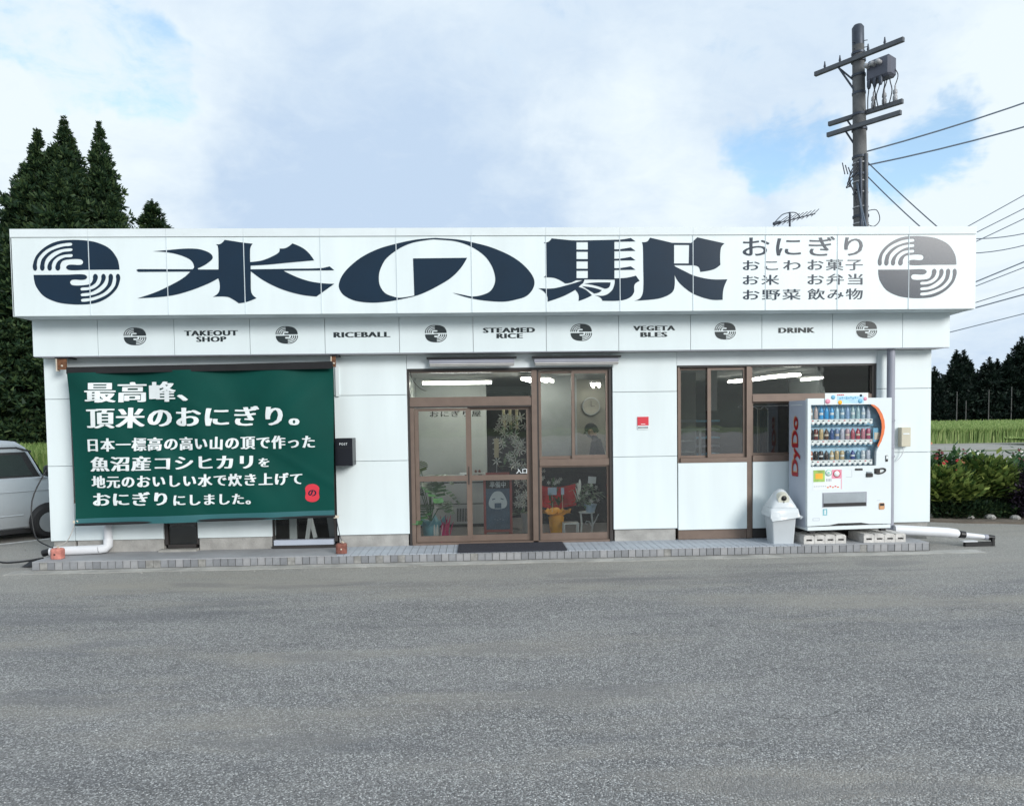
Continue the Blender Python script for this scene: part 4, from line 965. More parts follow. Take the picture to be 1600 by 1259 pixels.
pm('cream_light', (.66, .65, .55), .5, .05)
pm('bag', (.60, .64, .66), .3, .04, 5, .2, 20)
mb = MB(); loft(mb, secs, 'bag', False, True); mb.build('bin_bag', bn_)
mb = MB(); mb.add([(.14, -.17, .42), (.24, -.2, .375), (.215, -.19, .34), (.15, -.18, .37)], [(0, 1, 2, 3)], 'bag'); mb.build('bag_corner', bn_)
mb = MB()
loft(mb, [bsec(.47, .350, .342, .03, 4), bsec(.505, .345, .335, .05, 4), bsec(.57, .285, .285, .08, 4), bsec(.64, .215, .225, .085, 4), bsec(.69, .15, .16, .07, 4), bsec(.722, .08, .09, .04, 4), bsec(.73, .03, .03, .012, 4)], 'bag', True, True); mb.build('lid', bn_)
mb = MB(); mb.tube([(.0, -.03, .61), (.0, -.150, .595)], [.10, .075], 'cream_light', 20); mb.build('lid_mouth', bn_)
MB().lathe([(.0, -.004), (.036, -.004), (.036, .004)], 'black', (.0, -.153, .618), 18, 'y').build('throw_hole', bn_); MB().box(-.004, .004, -.155, -.151, .555, .572, 'black').build('keyhole', bn_)
# ================================================================== INSIDE THE SHOP
def lamp(p, q_, lab, n=2):
    a, b = Vector(p), Vector(q_); d = (b-a); L_ = d.length; c = (a+b)/2
    t = thing('ceiling_light', lab, 'ceiling light', c, math.atan2(d.y, d.x), 'fluorescent ceiling lights in the shop')
    MB().box(-L_/2, L_/2, -.09, .09, .025, .055, 'lampbody').build('fitting', t)
    for k in range(n):
        yy = 0 if n == 1 else (-.05, .05)[k]
        MB().tube([(-L_/2+.01, yy, 0), (L_/2-.01, yy, 0)], .02, 'lamp', 8).build('fluorescent_tube', t)
lamp((-.89, 11.75, 2.43), (.21, 11.72, 2.43), 'long lit ceiling light seen through the transom over the sliding doors')
lamp((.70, 11.15, 2.45), (.88, 11.9, 2.45), 'lit ceiling light beside the post between sliding doors and right entrance windows')
lamp((1.02, 11.5, 2.45), (1.16, 12.1, 2.45), 'lit ceiling light in the upper left pane of the right entrance windows')
lamp((1.90, 12.1, 2.40), (2.10, 13.2, 2.40), 'lit ceiling light above the wall clock')
lamp((4.62, 13.4, 2.47), (4.78, 12.3, 2.47), 'lit ceiling light in the narrow pane left of the right hand post')
lamp((4.72, 12.1, 2.47), (4.92, 11.25, 2.47), 'lit ceiling light in the wide pane just right of the post')
lamp((5.75, 13.0, 2.47), (5.86, 12.2, 2.47), 'lit ceiling light above the vending machine in the wide pane', 1)
ct = thing('reception_counter', 'white counter with a ventilation grille behind the left sliding door', 'counter', (-1.0, 11.75, .142))
MB().box(0, 1.12, 0, .5, .05, .36, 'counter').build('lower_panel', ct, .004); MB().box(0, 1.12, 0, .5, .375, .70, 'counter').build('upper_panel', ct, .004)
MB().box(.01, 1.11, .02, .5, 0, .049, 'black').build('plinth', ct); MB().box(.01, 1.11, .015, .5, .361, .374, 'black').build('shadow_gap', ct)
MB().box(-.01, 1.13, -.02, .52, .72, .80, 'wall_int').build('counter_top', ct); MB().box(.01, 1.11, .01, .5, .701, .719, 'black').build('shadow_gap', ct)
mb = MB()
for k in range(8): mb.box(.62+.025*k, .633+.025*k, -.006, -.001, .09, .30, 'black')
mb.build('ventilation_grille', ct); MB().box(.805, .835, -.008, -.001, .07, .32, 'woodplate').build('grille_edge', ct)
for x, mt_, lab in ((-.24, 'print_white', 'white paper tray on the counter left of the door edge'), (-.02, 'cloth_white', 'white box with dark ornaments on the counter right of the door edge')):
    t = thing('desk_tray', lab, 'tray', (x, 11.80, .943), 0)
    MB().box(-.09, .10, 0, .14, 0, .055, mt_).build('tray', t, .004); MB().box(-.01, .05, -.002, -.0005, .02, .032, 'black').build('tray_mark', t)
    if x > -.1:
        for k in range(2): MB().lathe([(0, .055), (.018, .06), (.022, .08), (.01, .10), (0, .103)], 'brick_brown', (-.05+.06*k, .05, 0), 10).build('ornament', t)
# monstera
def leafblade(mb, base, dirv, L_, w_, mat, split=True, droop=.4):
    base = Vector(base); d = Vector(dirv).normalized(); side = d.cross(Vector((0, 0, 1)))
    if side.length < .1: side = Vector((1, 0, 0))
    side.normalize(); upv = side.cross(d)
    nseg = 7; c = []
    for i in range(nseg+1):
        t = i/nseg; c.append(base+d*L_*t-Vector((0, 0, 1))*droop*L_*t*t)
    vs = []; fs = []
    for i in range(nseg):
        t = (i+.5)/nseg; wd = w_*math.sin(PI*min(1, t*.85+.12))**.7
        for sg in (-1, 1):
            gap = .62 if split and 1 <= i < nseg-1 else 1.0
            a, b = c[i], c[i+1]; m_ = a.lerp(b, gap)
            tip = side*sg*wd+upv*wd*.18+d*wd*.25
            k = len(vs); vs += [a, m_, m_+tip, a+tip]; fs.append((k, k+1, k+2, k+3))
    mb.add(vs, fs, mat)
pt = thing('potted_monstera', 'split leaved pot plant wrapped in teal and magenta paper behind the left sliding door', 'pot plant', (-.72, 10.62, .142))
MB().lathe([(.09, 0), (.11, .05), (.13, .26), (0, .26)], 'teal', (0, 0, 0), 14).build('pot_wrap', pt)
for k in range(7):
    a = 2*PI*k/7+.3; mb = MB(); p = Vector((.12*math.cos(a), .12*math.sin(a), .2))
    mb.add([p, p+Vector((-.07*math.sin(a), .07*math.cos(a), .02)), p+Vector((.13*math.cos(a+.4), .13*math.sin(a+.4), .14)), p+Vector((.1*math.cos(a-.4), .1*math.sin(a-.4), .02))], [(0, 1, 2, 3)], 'teal'); mb.build('paper_fold', pt)
mb = MB()
for k in range(9): leafblade(mb, (.17+.012*k, -.10+.01*k, .02), (.25*math.sin(k*1.7), -.1, 1), .30, .022, 'magenta', False, -.1 if k % 2 else .2)
mb.build('magenta_ribbon', pt)
mb = MB()
for k in range(4): leafblade(mb, (.06+.03*k, -.14, .03), (.15*math.sin(k*2.7), -.05, 1), .22, .016, 'lily', False, .1)
mb.build('white_ribbon', pt)
rg = random.Random(11)
stems = [((-.12, -.02, .98), (-.25, -.5, .55), .22, .10, 'monstera_light', .15), ((.02, 0, .90), (.7, -.3, .1), .26, .10, 'monstera', .5), ((-.02, -.1, .82), (.3, -.6, -.1), .28, .12, 'monstera', .6),
         ((.08, 0, .72), (.9, -.2, -.2), .27, .09, 'monstera', .45), ((-.05, -.1, .5), (-.3, -.8, -.2), .26, .13, 'monstera', .5), ((.05, -.05, .52), (.6, -.6, .1), .24, .12, 'monstera', .5), ((-.12, 0, .62), (-.4, -.3, .7), .2, .08, 'monstera', .3),
         ((0, -.02, .76), (.1, -.5, .3), .26, .12, 'monstera', .7), ((-.16, -.03, .93), (-.5, -.4, .9), .18, .07, 'monstera_light', .2), ((.1, 0, .42), (.7, -.3, .2), .2, .1, 'monstera', .5), ((-.1, -.06, .40), (-.6, -.5, .2), .2, .1, 'monstera', .4)]
for (p, d, L_, w_, mt_, dr_) in stems:
    mb = MB(); leafblade(mb, p, d, L_*1.25, w_*1.5, mt_, True, dr_); o = mb.build('leaf', pt)
    MB().tube([(0, 0, .25), (p[0]*.6, p[1]*.6, .25+(p[2]-.25)*.6), p], .007, 'monstera', 5).build('stem', o)
# white lilies on a tall stand
def lilymesh(s):
    mb = MB()
    for k in range(6):
        a = 2*PI*k/6; ca, sa = math.cos(a), math.sin(a); w_ = .24*s
        pts_ = [(0, 0, 0), (s*.5*ca-w_*sa*.5, s*.5*sa+w_*ca*.5, s*.18), (s*1.0*ca, s*1.0*sa, s*.12), (s*.5*ca+w_*sa*.5, s*.5*sa-w_*ca*.5, s*.18)]
        mb.add(pts_, [(0, 1, 2, 3)], 'lily')
    mb.add([(.12*s, 0, .1*s), (-.06*s, .1*s, .1*s), (-.06*s, -.1*s, .1*s), (0, 0, .25*s)], [(0, 1, 3), (1, 2, 3), (2, 0, 3)], 'lilyheart')
    return mb.mesh('lily')
lm = lilymesh(.075)
fs_ = thing('lily_arrangement', 'tall stand of white lilies with a narrow wooden name plate behind the right sliding door', 'flower stand', (.46, 11.35, .142))
MB().tube([(0, 0, 0), (0, 0, 1.0)], .015, 'black', 6).build('stand_pole', fs_); MB().lathe([(.14, 0), (.12, .02), (0, .03)], 'black', (0, 0, 0), 12).build('stand_base', fs_)
for k in range(46):
    z = rg.uniform(.98, 1.82); w_ = .24 if z < 1.62 else .16
    x = rg.uniform(-w_, w_)+.02; y = rg.uniform(-.16, -.02)
    o = link('lily', lm, fs_, (x, y, z)); o.rotation_euler = (R(90)+rg.uniform(-.5, .5), rg.uniform(-.6, .6), rg.uniform(-.4, .4)); s_ = rg.uniform(.7, 1.25); o.scale = (s_, s_, s_)
mb = MB()
for k in range(60):
    z = rg.uniform(.9, 1.7); leafblade(mb, (rg.uniform(-.12, .12), -.0, z), (rg.uniform(-1, 1), -.2, rg.uniform(.1, .9)), rg.uniform(.1, .2), .02, 'arrangement', False, .2)
mb.build('foliage', fs_)
for k in range(3): MB().tube([(.0-.07+.09*k, .03, 1.55), (-.10+.11*k, .04, 2.0)], .022, 'woodplate', 6).build('bamboo_stem', fs_)
MB().box(-.245, -.175, -.22, -.21, 1.13, 1.42, 'woodplate').build('name_plate', fs_); MB().tube([(-.21, -.205, .9), (-.21, -.205, 1.13)], .004, 'print_white', 5).build('plate_pin', fs_)
mb = MB(); mb.box(-.222, -.198, -.2115, -.2105, 1.16, 1.39, 'woodplate')
for k in range(5): mb.box(-.222, -.198, -.213, -.212, 1.18+.042*k, 1.20+.042*k, 'brick_brown')
mb.build('plate_marks', fs_)
# orchid pot low right
f2 = thing('orchid_pot', 'white orchids in a pale wrapped pot beside the chalkboard', 'pot plant', (.60, 10.75, .142))
for k in range(22):
    o = link('orchid_bloom', lm, f2, (rg.uniform(-.10, .07), rg.uniform(-.1, 0), rg.uniform(.42, .86))); o.rotation_euler = (R(90)+rg.uniform(-.4, .4), rg.uniform(-.5, .5), 0); s_ = rg.uniform(.6, .95); o.scale = (s_, s_, s_)
mb = MB()
for k in range(14): leafblade(mb, (0, 0, .3), (rg.uniform(-1, 1), -.4, rg.uniform(.2, 1)), .2, .03, 'arrangement', False, .3)
mb.build('foliage', f2); MB().lathe([(.05, 0), (.07, .12), (.05, .22), (.09, .34), (0, .34)], 'cloth_white', (.06, -.04, 0), 10).build('paper_wrap', f2)
# chalkboard
cbd = thing('chalkboard_sign', 'red framed standing chalkboard with a rice ball drawing behind the right sliding door', 'chalkboard', (.245, 10.50, .142), 0)
fr = Matrix.Rotation(R(-5), 3, 'X')
for nm, b in (('side_rail', (-.205, -.17, -.01, .02, 0, .89)), ('side_rail', (.17, .205, -.01, .02, 0, .89)), ('top_rail', (-.17, .17, -.01, .02, .845, .95)), ('bottom_rail', (-.17, .17, -.01, .02, .10, .135))): MB().box(*b, 'wood_red').build(nm, cbd, .003)
MB().box(-.169, .169, 0, .01, .136, .72, 'chalk').build('board', cbd); MB().box(-.169, .169, -.002, .01, .721, .844, 'black').build('header_board', cbd)
for x in (-.18, .18): MB().box(x-.015, x+.015, .16, .19, 0, .88, 'wood_red', Matrix.Rotation(R(9), 3, 'X')).build('rear_leg', cbd)
text(MB(), '準備中', -.115, .115, .735, .825, -.0035, 'chalkwhite', .012, 1.0, .025).build('board_lettering', cbd)
tri_ = [(0, .685, 0), (.055, .67, 0), (.105, .60, 0), (.13, .52, 0), (.115, .46, 0), (.06, .435, 0), (-.06, .435, 0), (-.115, .46, 0), (-.13, .52, 0), (-.105, .60, 0), (-.055, .67, 0)]
mb = MB(); sheet(mb, [spline(tri_)], -.0015, 'chalkwhite'); mb.build('rice_ball_drawing', cbd)
mb = MB(); mb.box(-.048, .048, -.0035, -.0025, .44, .515, 'chalk')
for sx_ in (-1, 1): mb.box(sx_*.06-.022, sx_*.06+.022, -.0035, -.0025, .565, .58, 'chalk', Matrix.Rotation(sx_*.35, 3, 'Y'))
mb.build('drawing_detail', cbd)
mb = MB()
for k in range(4): mb.box(-.06+.04*k, -.035+.04*k, -.001, -.0003, .28-.01*(k % 2), .287-.01*(k % 2), 'pipe_grey')
mb.build('chalk_smudges', cbd)
# dark display table, red cloth
dt = thing('display_table', 'long table under a black cloth behind the lower right entrance window', 'table', (1.75, 12.05, .142)); MB().box(-.85, .95, -.12, .12, 0, 1.02, 'black_matte').build('black_cloth', dt, .02)
tag(MB().grid(lambda u, v: (.86+.68*u, 11.88-.05*v-.02*math.sin(u*22)*v, .80-.34*v-.06*math.sin(u*3)), 40, 10, 'redcloth').build('red_cloth'), 'red cloth hanging from the black display table behind the yellow pot', 'cloth')
yp = thing('yellow_pot', 'potted plant wrapped in yellow paper with pale cards on sticks', 'pot plant', (1.10, 10.72, .142))
mb = MB(); prof = [(.085, 0), (.095, .08), (.115, .27), (.09, .30)]; mb.lathe(prof, 'yellow', (0, 0, 0), 14); mb.build('pot_wrap', yp)
for k in range(10):
    a = 2*PI*k/10; mb = MB()
    def ff(u, v, a=a, k=k):
        r_ = .09+.13*v; aa = a+(u-.5)*.85; return (r_*math.cos(aa), r_*math.sin(aa)*.8, .28+.15*v+.035*math.sin(k*2.1+u*5)*v-.07*v*v)
    mb.grid(ff, 5, 4, 'yellow'); mb.build('paper_fold', yp)
for x, z, w_, h_ in ((-.06, .60, .13, .11), (.09, .60, .045, .10)):
    c_ = MB().box(x-w_/2, x+w_/2, -.06, -.055, z, z+h_, 'paperblue').build('message_card', yp); MB().tube([(x, -.05, .35), (x, -.05, z)], .004, 'cream', 5).build('card_stick', c_)
mb = MB()
for k in range(26): leafblade(mb, (rg.uniform(-.1, .1), .02, rg.uniform(.4, .75)), (rg.uniform(-1, 1), -.3, rg.uniform(.1, 1)), rg.uniform(.1, .22), .02, 'herb', False, .2)
mb.build('foliage', yp)
for k in range(9):
    o = link('bloom', lm, yp, (rg.uniform(-.22, .1), rg.uniform(-.05, .05), rg.uniform(.75, .95))); o.rotation_euler = (R(90), rg.uniform(-.6, .6), 0); o.scale = (.5, .5, .5)
ga = thing('green_arrangement', 'green and white flower arrangement with a white card on a curled white stand', 'flower arrangement', (1.56, 10.72, .142))
for x in (-.10, .06): MB().tube([(x, 0, 0), (x+.012, 0, .15), (x, 0, .32)], .014, 'print_white', 6).build('stand_leg', ga)
MB().tube([(.06, 0, .12), (.11, -.01, .2), (.16, -.01, .30)], .009, 'print_white', 6).build('curled_bracket', ga)
MB().tube([(.06, 0, .12), (.03, 0, .19), (-.02, 0, .20), (-.03, 0, .16), (0, 0, .15)], .007, 'print_white', 6).build('curled_bracket', ga)
MB().lathe([(.0, .32), (.12, .325), (.12, .335), (0, .336)], 'print_white', (-.01, 0, 0), 14).build('stand_top', ga); MB().lathe([(.06, .337), (.095, .44), (.10, .45), (0, .45)], 'paperblue', (.04, -.02, 0), 14).build('pot', ga)
mb = MB()
for k in range(110):
    a = rg.uniform(0, 2*PI); leafblade(mb, (rg.uniform(-.12, .12), rg.uniform(-.05, .05), rg.uniform(.42, .72)), (math.cos(a), math.sin(a)*.6-.2, rg.uniform(-.1, .9)), rg.uniform(.09, .20), .018, 'arrangement', False, .4)
mb.build('foliage', ga); MB().box(.0, .115, -.10, -.096, .76, .86, 'print_white', Matrix.Rotation(R(5), 3, 'Y')).build('message_card', ga)
for k in range(9):
    o = link('bloom', lm, ga, (rg.uniform(-.2, .15), -.12, rg.uniform(.45, .75))); o.rotation_euler = (R(90), rg.uniform(-.6, .6), 0); o.scale = (.45, .45, .45)
for k in range(4):
    mb = MB(); leafblade(mb, (-.16+.012*k, -.1, .5+.05*k), (-.3+.1*k, -.1, 1), .22, .02, 'lily', False, .2); mb.build('white_ribbon', ga)
wf = thing('white_stool', 'small white square frame stool below the green arrangement', 'stool', (1.29, 10.50, .142))
for a, b in (((-.1, 0, 0), (-.1, 0, .19)), ((.1, 0, 0), (.1, 0, .19)), ((-.1, .15, 0), (-.1, .15, .19)), ((.1, .15, 0), (.1, .15, .19))): MB().tube([a, b], .012, 'print_white', 6).build('leg', wf)
MB().box(-.112, .112, -.012, .162, .19, .208, 'print_white').build('seat_frame', wf); MB().box(-.09, .09, -.008, .008, .02, .035, 'print_white').build('stretcher', wf)
ck = thing('wall_clock', 'round wall clock high on the olive wall beyond the right entrance window', 'clock', (2.03, 13.39, 2.06))
MB().lathe([(.0, -.02), (.125, -.02), (.15, -.035), (.165, -.02), (.165, 0), (0, 0)], 'wall_olive', (0, 0, 0), 28, 'y').build('clock_body', ck)
tp_ = []
for k in range(29): a = 2*PI*k/28; tp_.append((.155*math.cos(a), -.03, .155*math.sin(a)))
MB().tube(tp_, .010, 'wall_cool', 6).build('clock_rim', ck); mb = MB(); mb.box(-.004, .004, -.028, -.024, 0, .10, 'black'); mb.box(0, .07, -.028, -.024, -.004, .004, 'black'); mb.build('clock_hands', ck)
# right room
tag(bx('notice_board', None, 3.42, 3.565, 10.95, 11.05, 1.93, 2.52, 'cloth_white', .004), 'tall narrow white panel hanging in the second pane of the right window', 'panel')
cb3 = thing('glass_cabinet', 'white framed shelf cabinet in the leftmost pane of the right window', 'cabinet', (2.90, 10.75, 1.18))
for nm, b in (('frame_post', (0, .03, 0, .03, 0, .49)), ('frame_post', (.33, .36, 0, .03, 0, .49)), ('frame_post', (.27, .285, 0, .03, 0, .46)), ('frame_rail', (.031, .329, 0, .03, .462, .49)), ('shelf', (.031, .269, 0, .3, .14, .152)), ('shelf', (.031, .269, 0, .3, .30, .312)), ('back_panel', (.0, .36, .31, .33, 0, .49)), ('side_panel', (-.004, -.001, .03, .31, 0, .49)), ('lower_body', (0, .36, 0, .33, -1.03, -.003))):
    MB().box(*b, 'print_white' if nm != 'back_panel' else 'wall_cool').build(nm, cb3)
bl = thing('roller_screen', 'grey screen behind the leftmost pane of the right window', 'screen', (2.83, 11.25, .142)); MB().box(0, .50, 0, .03, 0, 2.38, 'wall_olive').build('screen_panel', bl); MB().box(0, .50, -.01, -.001, 1.62, 1.66, 'wall_cool').build('screen_rail', bl)
sh = thing('shelf_rack', 'dark shelf rack with folders behind the second pane of the right window', 'shelf', (3.30, 11.3, .142))
for k in range(5): MB().box(0, .42, 0, .3, 1.1+.13*k, 1.13+.13*k, 'pipe_grey' if k % 2 else 'machine_blue').build('shelf_board', sh)
MB().box(0, .42, .31, .33, 0, 1.75, 'black').build('back_panel', sh); MB().box(.30, .37, -.01, 0, .98, 1.08, 'paperblue').build('note', sh)
for k, (x, lab) in enumerate(((4.14, 'dark blue garment hanging left in the window beside the vending machine'), (4.30, 'dark garment hanging close to the vending machine side'))):
    g_ = thing('hanging_garment', lab, 'garment', (x, 11.0, 1.25), 0, 'garments hanging in the right window')
    MB().grid(lambda u, v: (-.07+.14*u, .02*math.sin(u*14), .02+.66*v), 20, 4, 'film').build('cloth', g_); MB().tube([(-.06, 0, .69), (0, 0, .74), (.06, 0, .69)], .008, 'pipe_grey', 5).build('hanger', g_)
MB_ = tag(MB().tube([(3.9, 11.0, 1.99), (5.4, 11.0, 1.99)], .01, 'pipe_grey', 6).build('clothes_rail'), 'thin rail with hanging garments inside the right window', 'rail')

# ---- person behind the display table
pe = thing('person', 'person in a black cap, white mask and black top looking down behind the display table', 'person', (2.06, 12.62, .142), R(-25))
def skinned(name, verts, edges, rad, mat, parent, sub=2, root=0, mats=None):
    me = bpy.data.meshes.new(name); me.from_pydata(verts, edges, []); o = bpy.data.objects.new(name, me); COL.objects.link(o)
    md = o.modifiers.new('s', 'SKIN'); 
    for i, r_ in enumerate(rad):
        sv = me.skin_vertices[0].data[i]; sv.radius = r_ if isinstance(r_, tuple) else (r_, r_)
    me.skin_vertices[0].data[root].use_root = True
    ms = o.modifiers.new('u', 'SUBSURF'); ms.levels = sub; ms.render_levels = sub
    dg = bpy.context.evaluated_depsgraph_get(); m2 = bpy.data.meshes.new_from_object(o.evaluated_get(dg)); bpy.data.objects.remove(o)
    m2.materials.clear(); m2.materials.append(M[mat])
    for p in m2.polygons: p.use_smooth = True
    ob = link(name, m2, parent)
    return ob
# faces -x ; head bent forward and down
V_ = [(0, 0, .88), (-.01, 0, 1.05), (-.03, 0, 1.22), (-.07, 0, 1.33), (-.10, 0, 1.385), (-.135, 0, 1.45),
      (-.05, .16, 1.27), (-.05, -.16, 1.27), (-.09, .20, 1.05), (-.09, -.20, 1.05), (-.28, .15, .98), (-.28, -.15, .98), (-.35, .13, .97), (-.35, -.13, .97),
      (0, .09, .80), (0, -.09, .80), (-.01, .10, .45), (-.01, -.10, .45), (.02, .10, .08), (.02, -.10, .08), (-.11, .10, .03), (-.11, -.10, .03), (-.15, 0, 1.53)]
E_ = [(0, 1), (1, 2), (2, 3), (3, 4), (4, 5), (2, 6), (2, 7), (6, 8), (7, 9), (8, 10), (9, 11), (10, 12), (11, 13), (0, 14), (0, 15), (14, 16), (15, 17), (16, 18), (17, 19), (18, 20), (19, 21), (5, 22)]
rad = [(.11, .14), (.10, .13), (.11, .15), .06, .052, .085, .065, .065, .048, .048, .034, .034, .03, .03, .085, .085, .058, .058, .04, .04, .03, .03, .08]
body = skinned('body', V_, E_, rad, 'skin', pe)
body.data.materials.append(M['cloth_black'])
for p in body.data.polygons:
    c_ = p.center; p.material_index = 0 if (c_.z > 1.40 or (c_.x < -.31 and c_.z > .9) ) else 1
for sgn in (-1, 1):        # hands: palm inside the wrist, five fingers
    for k in range(4):
        y0 = sgn*.13+(-.024+.016*k); L_ = (.055, .066, .062, .048)[k]
        skinned('finger', [(-.35, y0*.9+sgn*.013, .965), (-.395, y0, .955), (-.395-L_*.5, y0, .94), (-.395-L_*.75, y0, .915)], [(0, 1), (1, 2), (2, 3)], [.011, .009, .008, .007], 'skin', pe, 1)
    skinned('thumb', [(-.345, sgn*.11, .96), (-.37, sgn*.09, .945), (-.40, sgn*.085, .93)], [(0, 1), (1, 2)], [.011, .010, .008], 'skin', pe, 1)
hd = Matrix.Translation((-.145, 0, 1.49)) @ Matrix.Rotation(R(-28), 4, 'Y')
def onhead(mb, name):
    me = mb.mesh(name); me.transform(hd); return link(name, me, pe)
mb = MB()
mb.grid(lambda u, v: (.108*math.cos(2*PI*u)*math.sin(v*PI/2), .094*math.sin(2*PI*u)*math.sin(v*PI/2), .03+.105*math.cos(v*PI/2)), 24, 8, 'cloth_black'); onhead(mb, 'cap')
mb = MB(); mb.grid(lambda u, v: (-.085-.085*v*math.sin(PI*u)**.5, (u-.5)*.17*(1-.15*v), .035-.025*v), 12, 4, 'cloth_black'); onhead(mb, 'cap_brim')
mb = MB(); mb.grid(lambda u, v: (-.10*math.cos((u-.5)*2.2)-.018*math.sin(PI*v), .092*math.sin((u-.5)*2.2), -.085+.10*v), 12, 6, 'cloth_white'); onhead(mb, 'face_mask')
for sgn in (-1, 1):
    mb = MB(); mb.lathe([(0, -.010), (.012, 0), (0, .004)], 'lily', (-.088, sgn*.032, .022), 8, 'x'); mb.lathe([(0, -.012), (.006, -.008), (0, -.004)], 'black', (-.089, sgn*.032, .022), 8, 'x'); onhead(mb, 'eye')
    mb = MB(); mb.lathe([(0, -.01), (.024, 0), (.02, .008), (0, .01)], 'skin', (.0, sgn*.088, .0), 10, 'y'); onhead(mb, 'ear')
mb = MB(); mb.grid(lambda u, v: (.02+.098*math.cos((u-.5)*2.6), .094*math.sin((u-.5)*2.6), -.07+.12*v), 12, 5, 'black'); onhead(mb, 'hair')
mb = MB(); mb.grid(lambda u, v: (-.135-.02*math.cos((u-.5)*2.4)-.03*v*0, (u-.5)*.26, .55+.65*v), 12, 8, 'cloth_white'); mb.build('apron', pe)

# ================================================================== POLE AND WIRES
po = thing('utility_pole', 'tall grey concrete utility pole with crossarms and a transformer behind the roof', 'utility pole', (8.93, 17, 0))
lean = lambda z: (-.022*(z-6), 0, z)
MB().tube([lean(0), lean(3), lean(6), lean(8.5), lean(10.62), lean(10.68)], [.205, .185, .162, .145, .126, .10], 'pole_concrete', 18).build('pole', po)
MB().tube([lean(10.3), lean(10.70), lean(10.76)], [.130, .13, .09], 'pole_steel', 18).build('pole_cap', po)
def band_(z, r_=.17, h=.05, mt_='pole_steel'): MB().tube([lean(z), lean(z+h)], r_, mt_, 16).build('pole_band', po)
for z, r_ in ((9.93, .16), (9.6, .155), (8.72, .165), (8.38, .17), (7.75, .17), (7.35, .175), (9.2, .15), (10.1, .15), (6.4, .18)): band_(z, r_)
for z in (7.62, 7.2, 6.95, 6.62, 6.25): band_(z, .172, .025, 'insulator')
def A_(p): return (p[0]-8.93, p[1]-17, p[2])
arms = [((8.157, 17.903-.18, 9.98), (9.362, 16.237-.18, 9.98)), ((8.445, 17.444+.17, 8.767), (9.499, 16.207+.10, 8.767)), ((8.332, 17.626-.18, 8.448), (9.354, 16.276-.15, 8.448))]
for a, b in arms:
    a, b = Vector(A_(a)), Vector(A_(b)); d = b-a; L_ = d.length
    o = MB().box(-L_/2, L_/2, -.045, .045, -.05, .05, 'arm_steel').build('crossarm', po, .006); o.location = (a+b)/2; o.rotation_euler = (0, 0, math.atan2(d.y, d.x))
for (a, b, t) in ((arms[0][0], arms[0][1], .26), (arms[1][0], arms[1][1], .25), (arms[2][0], arms[2][1], .25)):
    p = Vector(A_(a)).lerp(Vector(A_(b)), t)
    MB().tube([p, (-.04-.0, -.05, p.z-.85 if t < .255 and a is arms[0][0] else p.z-.62)], .022, 'pole_steel', 6).build('arm_brace', po)
MB().tube([Vector(A_(arms[0][0])).lerp(Vector(A_(arms[0][1])), .27), (-.13, -.1, 9.12)], .024, 'pole_steel', 6).build('arm_brace', po)
trf = MB(); c_ = Vector(A_((9.15, 16.58, 9.60))); ang = math.atan2(-1.5, 1.05)
o = MB().box(-.27, .27, -.17, .17, -.26, .20, 'transformer').build('switch_box', po, .05); o.location = c_; o.rotation_euler = (0, 0, ang)
for k in range(3):
    MB().lathe([(.0, -.16), (.045, -.15), (.055, -.08), (.03, -.05), (.055, -.02), (.03, .0), (0, 0)], 'insulator', (-.2+.13*k, -.17, .06), 10, 'y').build('bushing', o)
    MB().lathe([(.03, 0), (.045, .05), (.045, .16), (.03, .2)], 'pole_steel', (-.2+.13*k, -.15, -.42), 10).build('bushing', o)
for k in range(5):
    x = -.25+.12*k; MB().cable([(x, -.1, -.25), (x+.03, -.12, -.42), (x+.06*math.sin(k*2), -.1, -.62), (x-.05, 0, -.85)], .012, 'cable', 5).build('jumper_cable', o)
a_, b_ = Vector(A_(arms[1][0])), Vector(A_(arms[1][1]))
for k, t in enumerate((.62, .76, .9)):
    p = a_.lerp(b_, t); MB().lathe([(.02, 0), (.05, .03), (.05, .12), (.03, .15), (.05, .18), (.045, .25), (.018, .28), (.016, .36)], 'insulator', p+Vector((0, 0, .04)), 10).build('insulator', po)
    MB().cable([p+Vector((0, 0, .40)), p+Vector((.03, -.05, .62)), p+Vector((-.1, .0, .85))], .011, 'cable', 5).build('jumper_cable', po)
for t in (.12, .30, .62, .80):
    p = Vector(A_(arms[0][0])).lerp(Vector(A_(arms[0][1])), t); MB().lathe([(.018, 0), (.03, .05), (.02, .09), (.012, .16)], 'pole_steel', p+Vector((0, 0, .05)), 8).build('insulator_pin', po)
MB().tube([(-.07, -.14, 6.0), (-.085, -.14, 7.1), (-.10, -.14, 7.7)], .035, 'pole_steel', 8).build('cable_conduit', po)
MB().tube([(.03, -.17, 5.8), (.02, -.17, 7.8)], .045, 'arm_steel', 8).build('cable_conduit', po)
for z in (10.2, 10.35, 10.05): MB().tube([(-.26, -.05, z), (.06, -.12, z+.02)], .010, 'pole_steel', 5).build('step_bolt', po)
for k in range(4): 
    z = 7.5-.1*k; MB().cable([(-.12, -.1, z+.2), (-.34-.03*k, -.15, z-.15), (-.30, -.15, z-.45+.1*k), (-.16, -.12, z-.5)], .014, 'cable', 5).build('cable_coil', po)
for k in range(3): MB().tube([(-.50+.07*k, -.1, 7.62-.05*k), (-.44+.07*k, -.1, 7.36)], .013, 'pole_steel', 5).build('splice_pin', po)
MB().cable([(.02, -.17, 6.5), (.25, -.2, 6.52), (.33, -.2, 6.3), (.2, -.2, 6.15), (.05, -.18, 6.2)], .010, 'cable', 5).build('cable_coil', po)
